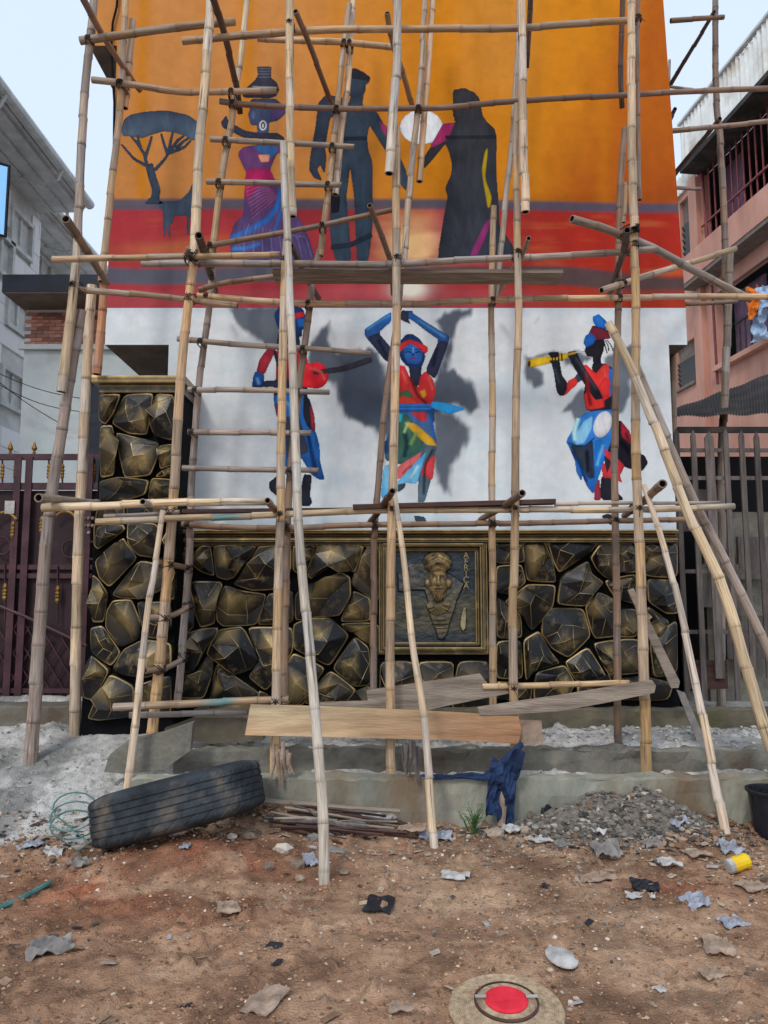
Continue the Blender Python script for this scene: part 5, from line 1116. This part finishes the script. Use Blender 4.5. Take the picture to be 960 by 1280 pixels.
# loose props and boards
def prop(label, *a, **k): return tag(pole('bamboo_prop', *a, **k), label, 'bamboo prop')
prop('long whitish bamboo prop leaning from the dirt up to the rung of the left bay', [(405,1104),(402,1000),(390,850),(375,680),(370,560),(362,365),(357,250),(354,178)], (4.5,5.72), 14, 'white', w2=10, g0=True)
prop('slim pale bamboo prop leaning up to the middle of the lower platform', [(543,1056),(530,900),(515,800),(505,700),(493,617)], (5,5.78), 11, 'pale', w2=7, g0=True)
prop('slim knotty bamboo prop leaning left from beside the rubble heap', [(908,1042),(875,880),(845,740),(820,650),(805,606)], (5,5.76), 12, 'pale', w2=7, g0=True)
prop('thick pale raking bamboo prop at the right edge reaching the flute player', [(990,1000),(960,925),(940,860),(905,740),(860,640),(810,510),(780,440),(760,404)], (5.3,5.7), 16, 'pale', w2=11)
prop('darker raking bamboo prop just behind the thick pale one', [(985,870),(940,770),(900,690),(865,620),(835,550),(795,455)], (6.3,6.0), 13, 'grey', w2=10)
prop('thin pinkish bamboo prop rising behind the tyre beside the gate pillar', [(160,986),(170,900),(185,760),(192,720),(204,638)], (5.6,5.7), 11, 'pale', w2=7)
def board(name, label, poly, Y, th, m, tilt=0, cols=None):
    pts = [Vector(p) for p in poly]; V = []
    for q in pts: V.append(P(q.x, q.y, Y+(tilt*(q.x-pts[0].x)/300)))
    n = len(V); V2 = [v+Vector((0, th, 0)) for v in V]
    Fc = [tuple(range(n))[::-1], tuple(range(n, 2*n))]+[(k, (k+1) % n, (k+1) % n+n, k+n) for k in range(n)]
    return tag(mesh(name, V+V2, Fc, m, col=[S(*c) for c in cols]*2 if cols else None), label, 'plank')
M['wood_a'] = mat('two_tone_plank', (1,1,1), attr=True, var=.28, sc=2.4, stretch=(1,9,9), rough=.85, bump=.5, bs=12, spec=.15, c3=S(132,104,84), sc3=1.4, th3=(.54,.8), bdist=.008)
board('plank', 'broad fresh orange plank with a curled left end across the foot of the scaffold', [(313,881),(400,883),(520,888),(648,895),(652,912),(648,930),(560,925),(440,922),(360,920),(306,919)], 5.73, .025, M['wood_a'], cols=[(164,154,130),(170,156,132),(164,142,112),(150,118,92),(140,108,84),(144,112,88),(152,122,96),(170,148,120),(180,158,130),(182,154,124)])
board('plank', 'short pale offcut at the right end of the orange plank', [(640,899),(677,901),(679,931),(640,929)], 5.77, .02, M['pale'])
board('plank', 'wide grey weathered plank with a broken tip lying behind the orange plank', [(458,863),(540,851),(600,842),(606,850),(612,857),(640,859),(640,866),(560,882),(530,889),(400,884),(400,878),(460,876)], 5.98, .025, M['wood'])
board('plank', 'narrow grey plank sloping up to the right over the plinth', [(597,884),(700,869),(815,850),(820,857),(818,866),(760,878),(700,889),(640,893),(600,894)], 5.72, .025, M['wood'])
board('plank', 'thin grey batten leaning diagonally before the right part of the stone wall', [(785,738),(792,735),(850,852),(848,860),(839,860)], 6.35, .02, M['wood'])
board('plank', 'pale splintered strip below the diagonal batten', [(846,862),(856,866),(884,930),(874,934)], 6.3, .015, M['greyp'])
# platform boards, seen from below
def deck(label, pxa, pxb, py_a, py_b, Ya, wd, th, m):
    a, b_ = P(pxa, py_a, Ya), P(pxb, py_b, Ya); m_ = MB(); d_ = Vector((0, wd, 0)); u_ = Vector((0, 0, th))
    m_.hexa([a, b_, b_+d_, a+d_], [a+u_, b_+u_, b_+d_+u_, a+d_+u_]); return tag(m_.build('platform_board', m), label, 'board')
deck('long grey board lying along the upper platform under the couple', 340, 704, 340, 341, 6.03, .24, .03, M['wood'])
deck('dark brown board lying on the lower platform below the dancer', 441, 695, 636, 629, 5.9, .12, .035, M['wood_d'])
deck('thin dark board on the lower platform below the guitar player', 227, 440, 641, 639, 6.06, .10, .03, M['wood_d'])
# wooden wedge stubs
def splinter(label, px, py0, py1, Y, w_, m, seed):
    rs = random.Random(seed); r_ = root('splintered_post', P(px, py1, Y), label, 'wood')
    for k in range(6):
        x = px-w_/2+w_*k/5; t = py0+rs.uniform(-4, 12); b_ = py1-rs.uniform(0, 22)
        m_ = MB(); m_.tube([P(x, t, Y+rs.uniform(0,.03)), P(x+rs.uniform(-3,3), (t+b_)/2, Y+rs.uniform(-.02,.03)), P(x+rs.uniform(-4,6), b_, Y+rs.uniform(-.03,.02))], [.014, .016, .004], 5); m_.build('splinter', m, r_)
splinter('frayed splintered post foot standing right of the tyre', 352, 930, 988, 5.45, 20, M['pale'], 3)
splinter('pinkish splintered board hanging under the middle of the orange plank', 511, 926, 985, 5.47, 18, M['wood_p'], 5)

# ------------------------------------------------------------------ tyre
def tyre():
    ax = Vector((-.24, .17, .95)).normalized(); c = P(224, 1003, 5.1)+Vector((0,0,0)); Rr, wd = .54, .29; q = Vector((0,0,1)).rotation_difference(ax); n = 160
    r_ = root('truck_tyre', c+Vector((0,0,-.25)), 'worn black truck tyre lying tilted on the dirt mound', 'tyre')
    prof = []; h = wd/2
    gro = [-.082, -.041, 0, .041, .082]; pts = [(-h+.003, Rr-.045), (-h+.010, Rr-.022), (-h+.024, Rr-.007), (-h+.036, Rr-.001)]
    for g in gro: pts += [(g-.005, Rr), (g-.003, Rr-.007), (g+.003, Rr-.007), (g+.005, Rr)]
    pts += [(h-.036, Rr-.001), (h-.024, Rr-.007), (h-.010, Rr-.022), (h-.003, Rr-.045)]
    def mk(name, pr, closed, mt):
        V = []; Fc = []; m = len(pr)
        for k in range(n):
            a = 2*math.pi*k/n
            for h_, rr3 in pr: nf = .004 if (name == 'tread' and (k+int(abs(h_)*60)) % 5 == 0) else 0; ra_ = rr3-nf-.004*math.sin(a*3)*(h_ < 0); V.append(c+q@Vector((ra_*math.cos(a), ra_*math.sin(a), h_)))
        for k in range(n):
            for j in range(m-1): Fc.append((k*m+j, ((k+1) % n)*m+j, ((k+1) % n)*m+j+1, k*m+j+1))
        return mesh(name, V, Fc, mt, r_, smooth=False)
    mk('tread', pts, False, M['rubber'])
    for s in (1, -1):
        mk('sidewall', [(s*(h-.003), Rr-.045), (s*(h+.012), Rr-.10), (s*(h+.015), Rr-.17), (s*(h-.02), Rr-.25), (s*(h-.045), Rr-.265), (s*(h-.05), Rr-.255), (s*(h-.02), Rr-.15), (s*(h-.03), Rr-.04)], False, M['rubber'])
tyre()
# ------------------------------------------------------------------ slabs by the ramp
def slab(label, poly, Y0_, Y1_, m=M['conc'], th=.04):
    V = [P(x, y, Y0_+(Y1_-Y0_)*i/(len(poly)-1)) for i, (x, y) in enumerate(poly)]; n = len(V); V2 = [v+Vector((0,.06,.01)) for v in V]
    return tag(mesh('concrete_slab', V+V2, [tuple(range(n))[::-1], tuple(range(n, 2*n))]+[(k, (k+1) % n, (k+1) % n+n, k+n) for k in range(n)], m), label, 'slab')
slab('broken concrete slab tilted on edge behind the tyre', [(130,965),(136,945),(160,926),(200,918),(241,904),(238,938),(205,962),(160,968)], 5.75, 5.75)
slab('brown cement sheet leaning at the foot of the scaffold under the ledgers', [(205,912),(245,898),(300,899),(326,905),(330,925),(262,930),(236,925)], 6.1, 6.1, M['moss'])
o = rough_block('low_footing', -1.72, -.92, 5.42, 5.6, -.05, .30, M['conc'], seed=33); tag(o, 'low cement footing behind the tyre, left end of the kerb', kind='structure')

# ------------------------------------------------------------------ rubble, gravel, litter
def rock(V, Fc, Cc, c, s, col_, rs):
    q = Matrix.Rotation(rs.uniform(0, 6.28), 3, Vector((rs.uniform(-1,1), rs.uniform(-1,1), rs.uniform(-1,1))).normalized())
    t = (1+5**.5)/2; ic = [(-1,t,0),(1,t,0),(-1,-t,0),(1,-t,0),(0,-1,t),(0,1,t),(0,-1,-t),(0,1,-t),(t,0,-1),(t,0,1),(-t,0,-1),(-t,0,1)]
    fs = [(0,11,5),(0,5,1),(0,1,7),(0,7,10),(0,10,11),(1,5,9),(5,11,4),(11,10,2),(10,7,6),(7,1,8),(3,9,4),(3,4,2),(3,2,6),(3,6,8),(3,8,9),(4,9,5),(2,4,11),(6,2,10),(8,6,7),(9,8,1)]
    n = len(V); sx = (rs.uniform(.7,1.2), rs.uniform(.6,1.1), rs.uniform(.4,.8))
    for v in ic:
        w_ = q@(Vector(v)/1.9*rs.uniform(.75, 1.12)); V.append((c[0]+w_.x*s*sx[0], c[1]+w_.y*s*sx[1], c[2]+w_.z*s*sx[2])); Cc.append(col_)
    Fc += [tuple(i+n for i in f_) for f_ in fs]
rs = random.Random(5)
pal = [S(140,130,118), S(112,104,96), S(156,146,134), S(124,100,84), S(110,112,112), S(90,80,72), S(172,168,162)]
V, Fc, Cc = [], [], []
for k in range(11000):                    # small stones and crumbs over the yard
    x, y = rs.uniform(-3.2, 3.2), 2.7+2.8*rs.random()
    den = float(vnoise(np.array(x*1.7), np.array(y*1.7), 4)); 
    if rs.random() > den*1.1+ (0.6 if y > 4.9 else 0): continue
    s = .0025+.012*rs.random()**3.5+(0.012*rs.random()**3 if y > 4.7 else 0)
    c = np.array(rs.choice(pal))*rs.uniform(.75, 1.2); rock(V, Fc, Cc, (x, y, float(gz(x, y))+s*.2), s, tuple(c), rs)
oc_ = [(1,0,0),(-1,0,0),(0,1,0),(0,-1,0),(0,0,.8),(0,0,-.6)]; of_ = [(0,2,4),(2,1,4),(1,3,4),(3,0,4),(2,0,5),(1,2,5),(3,1,5),(0,3,5)]
X_ = rng.uniform(-3.1, 3.1, 30000); Y_ = rng.uniform(2.7, 5.5, 30000); D_ = vnoise(X_*2.3, Y_*2.3, 9)*.7+vnoise(X_*7, Y_*7, 19)*.5; Zc = gz(X_, Y_)
soil = [S(142,116,97), S(116,92,76), S(160,136,114), S(130,98,80), S(104,84,70)]
for x, y, d_, z in zip(X_, Y_, D_, Zc):   # crumbs of the soil itself
    if rs.random() > d_*1.1-.1: continue
    s = .003+.010*rs.random()**3; n = len(V); a = rs.uniform(0, 6.28); ca, sa = math.cos(a)*s, math.sin(a)*s; k1 = rs.uniform(.6, 1.2); k2 = rs.uniform(.5, 1.1)
    V += [(x+p*ca*k1-q*sa, y+p*sa*k1+q*ca, z+s*.2+t*s*k2) for p, q, t in oc_]; c = np.array(rs.choice(soil))*rs.uniform(.75, 1.15); Cc += [tuple(c)]*6; Fc += [tuple(i+n for i in f_) for f_ in of_]
tag(mesh('gravel', V, Fc, M['gravel'], col=Cc), 'loose crumbs and small stones strewn over the dirt', kind='stuff')
V, Fc, Cc = [], [], []
for k in range(2200):                    # grey rubble behind the kerb and on the ramp
    if k % 3: x, y = rs.uniform(-1.6, 3.6), rs.choice((rs.uniform(5.7, 6.0), rs.uniform(6.15, 6.7), rs.uniform(6.5, 6.7)))
    else: x, y = rs.uniform(-3.4, -1.7), rs.uniform(5.3, 6.9)
    s = (.006+.03*rs.random()**3)*(1 if k % 3 else .55); c = np.array(rs.choice((S(150,152,152), S(130,134,134), S(112,114,114), S(166,170,172))))*rs.uniform(.75, 1.1)
    rock(V, Fc, Cc, (x, y, float(gz(x, y))+s*.2), s, tuple(c), rs)
tag(mesh('rubble', V, Fc, M['gravel'], col=Cc), 'grey broken mortar lying in the drain and on the sandy ramp', kind='stuff')
V, Fc, Cc = [], [], []
n = 44
for i in range(n+1):
    for j in range(n+1):
        x, y = 1.55+(i/n-.5)*2.2, 4.95+.53*j/n; a = x-1.55; V.append(Vector((x, y, float(gz(x, y))-.01+.21*math.exp(-(abs(a-.05)/.47)**2.6-((y-5.36)/.17)**2)*(.75+1.3*float(fbm(np.array(x*5), np.array(y*5), 3, 66)))+.03*float(fbm(np.array(x*14), np.array(y*14), 3, 6))))); Cc.append(S(96,94,90))
for i in range(n):
    for j in range(n): Fc.append((i*(n+1)+j, (i+1)*(n+1)+j, (i+1)*(n+1)+j+1, i*(n+1)+j+1))
for k in range(6500):                    # heap against the kerb
    a = rs.gauss(0.03, .40); b_ = rs.gauss(0, .11); x, y = 1.55+a, 5.28+b_*1.1
    if y > 5.47: continue
    hgt = .21*math.exp(-(abs(a-.05)/.46)**2.6-((y-5.36)/.17)**2)*(.75+1.3*float(fbm(np.array(x*5), np.array(y*5), 3, 66))); z = hgt*rs.random()**.35+float(gz(x, y))
    s = .004+.026*rs.random()**5; c = np.array(rs.choice((S(104,104,102), S(84,84,84), S(126,126,122), S(96,94,90), S(112,98,86), S(150,148,144), S(72,72,74))))*rs.uniform(.6, 1.1)
    rock(V, Fc, Cc, (x, y, z), s, tuple(c), rs)
for k in range(700):
    x, y = rs.uniform(1.7, 3.0), rs.uniform(5.0, 5.47); s = .008+.03*rs.random()**3; c = np.array(rs.choice((S(120,96,80), S(104,84,70), S(140,120,104))))*rs.uniform(.6, 1.1)
    rock(V, Fc, Cc, (x, y, float(gz(x, y))+s*.3+.05*rs.random()*max(0, (y-5.1))*2), s, tuple(c), rs)
tag(mesh('rubble_heap', V, Fc, M['gravel'], col=Cc), 'heap of grey rubble and ash against the kerb wall', kind='stuff')
V, Fc, Cc = [], [], []
for k in range(3600):                    # shreds of paper, plastic and wood
    x, y = rs.uniform(-3, 3.2), rs.uniform(3.0, 5.48)
    wgt = .05+.9*float(ss(4.7, 5.3, np.array(y)))+.5*float(ss(.8, 2.2, np.array(x)))*float(ss(4, 4.8, np.array(y)))
    if rs.random() > wgt: continue
    z = float(gz(x, y))+.008; a = rs.uniform(0, 6.28); l = rs.uniform(.008, .04); w2_ = l*rs.uniform(.15, .8); d1 = Vector((math.cos(a), math.sin(a), rs.uniform(-.2,.3)))*l; d2 = Vector((-math.sin(a), math.cos(a), rs.uniform(-.3,.3)))*w2_; c0 = Vector((x, y, z)); n = len(V)
    V += [c0-d1-d2*.6, c0+d1*.9-d2, c0+d1+d2*.8, c0-d1*.7+d2]; Cc += [rs.choice((S(140,134,126), S(128,112,96), S(70,66,64), S(140,144,150), S(110,92,78), S(40,42,50), S(150,140,126)))]*4; Fc.append((n, n+1, n+2, n+3))
tag(mesh('litter', V, Fc, M['gravel'], col=Cc), 'small shreds of paper, plastic and wood trodden into the dirt', kind='stuff')
STN = [(353,1066,22,'pale rounded stone nearest the whitish prop'),(372,1084,18,'small grey stone in the cluster left of the whitish prop'),(335,1087,16,'flat pale stone at the left of the stone cluster'),(309,1048,17,'tan stone just below the right end of the tyre'),(290,1049,15,'pale stone touching the underside of the tyre'),
 (362,1062,15,'greenish stone in the cluster beside the whitish prop'),(375,1100,12,'little white pebble below the stone cluster'),(392,1050,16,'brown stone above the crumpled sachet'),(430,1093,14,'flat tan stone right of the whitish prop foot'),(620,1046,20,'brown clod at the foot of the blue cloth'),(655,1040,14,'pale stone between the blue cloth and the black bag'),(700,1058,16,'grey block at the left toe of the rubble heap'),(90,1090,14,'grey pebble beside the coiled hose')]
for px, py, s, lb_ in STN:
    g = GP(px, py); V, Fc, Cc = [], [], []; sz = s*g.y/F*.5; rock(V, Fc, Cc, (g.x, g.y, g.z+sz*.35), sz*1.15, rs.choice(pal), rs); tag(mesh('stone', V, Fc, M['gravel'], col=Cc), lb_, 'stone', 'stones on the dirt')
LIT = [ # px, py, w, h, material, name, label, cat, amp
 (333,1254,48,50,'pale','cardboard_scrap','crumpled pinkish cardboard scrap at the bottom of the yard left of the straw hat','cardboard',.012),
 (285,1138,36,26,'pale','paper_scrap','pale torn paper in the middle left of the yard','paper',.014),
 (62,1190,68,36,'greyp','cement_bag','stiff grey dried cement bag at the lower left','bag',.03),
 (474,1133,46,34,'blackp','mesh_scrap','black plastic scrap lying in the centre of the dirt','plastic',.012),
 (387,1078,22,30,'clear','water_sachet','bluish white crumpled sachet by the whitish prop foot','sachet',.02),
 (568,1097,44,20,'white','paper_scrap','long white scrap right of the slim middle prop','paper',.012),
 (897,1186,46,34,'pale','paper_scrap','folded pale paper at the right below the red patch','paper',.014),
 (890,1220,40,18,'pale','paper_scrap','small cream scrap at the lower right edge','paper',.01),
 (806,1110,44,26,'blackp','plastic_scrap','dark plastic strip right of the broken cardboard','plastic',.014),
 (722,1032,30,20,'white','paper_scrap','torn white card on the left flank of the rubble heap','paper',.02),
 (800,1022,26,16,'pale','wood_chip','tan chip near the top of the rubble heap','wood',.01),
 (815,1058,34,16,'greyp','cement_bag','grey bag shred low on the right flank of the rubble heap','bag',.02),
 (676,1052,36,14,'white','paper_scrap','whitish flattened wrapper between the green weed and the rubble heap','paper',.012),
 (405,1018,60,12,'pale','wood_chip','long tan strip of wood lying on the stick pile','wood',.008),
 (478,1022,50,16,'greyp','cardboard_scrap','grey soggy cardboard at the right end of the stick pile','cardboard',.015),
 (515,1040,44,16,'pale','cardboard_scrap','tan cardboard left of the slim middle prop','cardboard',.015),
 (868,1068,40,20,'pale','wood_chip','tan board fragment right of the rubble heap','wood',.01),
 (600,1240,0,0,'','','','',0),
 (868,1130,50,30,'clear','plastic_bag','clear crinkled bag left of the yellow can','bag',.02),
 (912,1064,36,26,'clear','plastic_bag','milky plastic bag above the yellow can','bag',.03),
 (835,1080,34,18,'white','paper_scrap','white paper at the right toe of the rubble heap','paper',.014),
 (758,1068,46,38,'greyp','plastic_bag','crumpled grey bag at the foot of the rubble heap','bag',.04),
 (745,1040,26,22,'white','paper_scrap','small white scrap on the rubble heap','paper',.02),
 (690,1026,34,30,'blackp','plastic_bag','black bag stuffed against the kerb left of the heap','bag',.05),
 (845,1030,30,26,'clear','plastic_bag','torn clear plastic on the right shoulder of the rubble heap','bag',.03),
 (745,1100,60,18,'pale','cardboard_scrap','broken cardboard strips below the grey bag','cardboard',.014),
 (800,1122,46,10,'white','paper_scrap','thin white strip pointing at the red patch','paper',.01),
 (545,1048,54,22,'clear','plastic_bag','pale blue plastic under the slim middle prop','bag',.02),
 (640,1040,30,18,'white','paper_scrap','white scrap beside the green weed','paper',.02),
 (452,1028,100,24,'white','cardboard_sheet','white broken cardboard sheet over the heap of sticks','cardboard',.02),
 (420,1065,40,12,'greyp','wood_chip','grey chip right of the whitish prop','wood',.008),
 (125,1052,30,20,'pale','paper_scrap','brown paper at the left toe of the tyre','paper',.02),
 (65,1068,40,24,'white','paper_scrap','white plastic loop left of the coiled hose','plastic',.02),
 (40,1058,34,18,'clear','plastic_scrap','greyish plastic flap at the foot of the sandy ramp','plastic',.015),
 (100,1082,34,20,'greyp','paper_scrap','grey paper below the coiled hose','paper',.02),
 (232,1060,14,12,'clear','bottle_cap','small violet cap on the red mound','cap',.01),
 (248,1020,0,0,'','','','',0),
 (940,1110,44,22,'pale','cardboard_scrap','pale brown board scrap right of the yellow can','cardboard',.012),
 (915,1155,40,22,'clear','paper_scrap','bluish scrap right of the red patch','paper',.012),
 (825,1240,16,10,'white','paper_scrap','tiny white chip in the lower right dirt','paper',.005),
 (500,1262,40,16,'pale','paper_scrap','thin pale shred at the bottom between cardboard and hat','paper',.008),
 (150,1066,0,0,'','','','',0)]
for i, (px, py, w_, h_, m, nm, lb_, ct, amp) in enumerate(LIT):
    if not w_: continue
    g = GP(px, py); rot = rs.uniform(-.5, .5); k = g.y*1.03/F; asp = 2.0 if ct not in ('bag', 'sachet') else 1.3
    crumple(nm, g+Vector((0,0,.006)), (math.cos(rot), math.sin(rot), 0), (-math.sin(rot), math.cos(rot), .25 if ct in ('bag', 'sachet') else .02), w_*k*.7, h_*k*asp*.62, M[m], lb_, ct, i+10, amp=amp*.8, irr=.10)
# oval white sachet
g = GP(702,1199); m_ = MB(); V = [(g.x, g.y, g.z+.022)]; 
for r_, h_ in ((.5,.02), (1,.006), (1,.0)):
    for k in range(20): a = 6.283*k/20; V.append((g.x+r_*.066*math.cos(a), g.y+r_*.10*math.sin(a)-.3*r_*.066*math.cos(a), g.z+h_+.004))
tag(mesh('flattened_sachet', V, [(0, 1+k, 1+(k+1) % 20) for k in range(20)]+[(1+i*20+k, 21+i*20+k, 21+i*20+(k+1) % 20, 1+i*20+(k+1) % 20) for i in range(2) for k in range(20)], M['white']), 'oval white flattened sachet on the dirt above the straw hat', 'sachet')
# straw hat
g = GP(633,1264); hat = root('straw_hat', g, 'round coiled straw hat with a red cloth centre lying at the bottom of the yard', 'hat')
RR_ = .222; prof = []
for k in range(60):
    t = k/59; r_ = RR_*(1-t*.64); prof.append((r_, .012+.022*t+.0035*abs(math.sin(k*math.pi/3.2))+(0.006*ss(.6,.75,t) if t > .5 else 0)))
prof = [(RR_, 0), (RR_+.003, .006)]+prof; tq = Vector((0,-.10,1))
m_ = MB(); m_.rev(tuple(g), prof, 48, axis=tq); m_.build('brim', M['straw'], hat)
m_ = MB(); m_.rev(tuple(g), [(RR_*.56,.030),(RR_*.57,.040),(RR_*.53,.044),(RR_*.53,.030)], 36, axis=tq); m_.build('band', M['wood_d'], hat)
m_ = MB(); pr = [(RR_*.37,.030),(RR_*.38,.046),(RR_*.33,.052),(RR_*.15,.050),(0,.047)]; m_.rev(tuple(g), pr, 30, axis=tq); m_.build('cloth_centre', M['red'], hat)
for s in (1, -1):
    m_ = MB(); m_.box((g.x+s*RR_*.45-.022, g.y-.006, g.z+.052), (g.x+s*RR_*.45+.022, g.y+.006, g.z+.058)); m_.build('strap', M['white'], hat)
# yellow can
g = GP(921,1094); can = root('yellow_can', g, 'crushed yellow and white drink carton lying at the right', 'carton')
ax = Vector((.95,.25,.18)).normalized(); c = g+Vector((-.05,0,.045))
m_ = MB(); m_.rev(tuple(c), [(0,0),(.036,0),(.042,.008),(.041,.03)], 14, axis=ax); m_.build('end', M['white'], can)
m_ = MB(); m_.rev(tuple(c), [(.041,.0305),(.044,.06),(.040,.10),(.045,.13),(.036,.14),(0,.14)], 14, axis=ax); m_.build('body', M['yellow'], can)
# hose
hb = GP(92, 1058); hp = []
for k in range(40):
    a = k/39*2*math.pi*2.6; hp.append(hb+Vector((.17*math.cos(a)*(1-.004*k), .06*math.sin(a)+.02*math.sin(a*.4), .10+.09*math.sin(a)+.004*k)))
hp += [hb+Vector((.14,-.1,.05)), hb+Vector((.08,-.2,.015))]
m_ = MB(); m_.tube(hp, .0055, 6); tag(m_.build('hose', M['teal']), 'thin bluish hose coiled at the left of the tyre', 'hose')
m_ = MB(); m_.tube(spline([GP(x, y, .015) for x, y in ((-20,1146),(10,1134),(35,1122),(62,1108))], 6), .014, 7); tag(m_.build('hose', M['teal']), 'teal hose end running in from the left edge', 'hose')
# sticks
V0 = root('stick_pile', GP(420,1040), 'pile of dark sticks and wood strips right of the tyre', 'sticks')
for k in range(26):
    x0_, x1_ = 328+rs.uniform(0, 60), 400+rs.uniform(0, 130); y0_ = 1014+rs.uniform(-4, 22); y1_ = y0_+rs.uniform(4, 20)
    a, b_ = GP(x0_, y0_+6), GP(x1_, y1_+6); a.z += .01+.05*rs.random(); b_.z += .01+.05*rs.random(); m_ = MB(); m_.tube([a, a.lerp(b_, .5)+Vector((0, 0, rs.uniform(-.01,.02))), b_], rs.uniform(.005, .012), 5); m_.build('stick', rs.choice((M['wood_d'], M['wood_p'], M['wood'])), V0)
m_ = MB(); m_.tube([GP(330,1012,.05), GP(500,1030,.07)], [.02,.016], 6); m_.build('stick', M['wood'], V0)
# blue cloth
cl = crumple('blue_cloth', P(628,985,5.44), (1,0,0), (.15,0,1), .20, .44, M['cloth_b'], 'dark blue cloth hanging over the kerb wall below the scaffold', 'cloth', 77, n=11, amp=.04, irr=.22)
crumple('blue_rag', P(580,972,5.48), (1,0,0), (0,.5,.3), .5, .05, M['cloth_b'], 'blue rag strip lying along the kerb edge', 'cloth', 78, n=10, amp=.012)
m_ = MB(); m_.tube([P(602,974,5.5), P(625,955,5.6), P(652,930,5.72)], .022, 8); tag(m_.build('pipe', M['cloth_b']), 'blue pipe slanting up from the blue cloth to the front pole', 'pipe')
m_ = MB(); m_.tube([P(626,1035,5.4), P(630,985,5.45)], .028, 7); tag(m_.build('wooden_peg', M['pale']), 'pale wooden stake beneath the blue cloth', 'stake')
# weed
wd_ = root('green_weed', GP(592,1042), 'small feathery green weed growing at the kerb', 'plant')
for k in range(22):
    a = rs.uniform(0, 6.28); b0 = ORG[wd_]+Vector((rs.uniform(-.03,.03), rs.uniform(-.02,.02), 0)); tip = b0+Vector((math.cos(a)*.08, math.sin(a)*.05, rs.uniform(.1,.2)))
    m_ = MB(); m_.tube([b0, b0.lerp(tip, .5)+Vector((0,0,.02)), tip], [.003,.002,.001], 4)
    for j in range(14):
        t = .2+.8*j/14; p = b0.lerp(tip, t)+Vector((0,0,.02*math.sin(3.14*t))); d_ = Vector((rs.uniform(-1,1), rs.uniform(-1,1), rs.uniform(-.1,.6))).normalized()*rs.uniform(.012,.03); s_ = d_.cross(Vector((0,0,1)))*.22
        m_.add([p, p+d_*.5+s_, p+d_, p+d_*.5-s_], [(0,1,2,3)])
    m_.build('frond', M['leaf'], wd_)
# bucket at the right edge
q = GP(968,1046); bk = root('dark_bucket', q, 'dark blue plastic bucket cut off by the right edge', 'bucket')
m_ = MB(); m_.rev(tuple(q), [(0,.0),(.12,0),(.15,.28),(.165,.285),(.165,.30),(.145,.30),(.118,.02),(0,.02)], 24); m_.build('body', M['blackp'], bk)
m_ = MB(); m_.tube([q+Vector((-.155*math.cos(t), -.02, .27-.16*math.sin(t)*.6)) for t in [math.pi*k/10 for k in range(11)]], .005, 5); m_.build('handle', M['wire'], bk)
crumple('white_plastic_cup', P(913,935,6.3), (1,0,0), (0,.3,1), .09, .12, M['clear'], 'bluish plastic scrap in the drain at the right', 'plastic', 91, amp=.03)
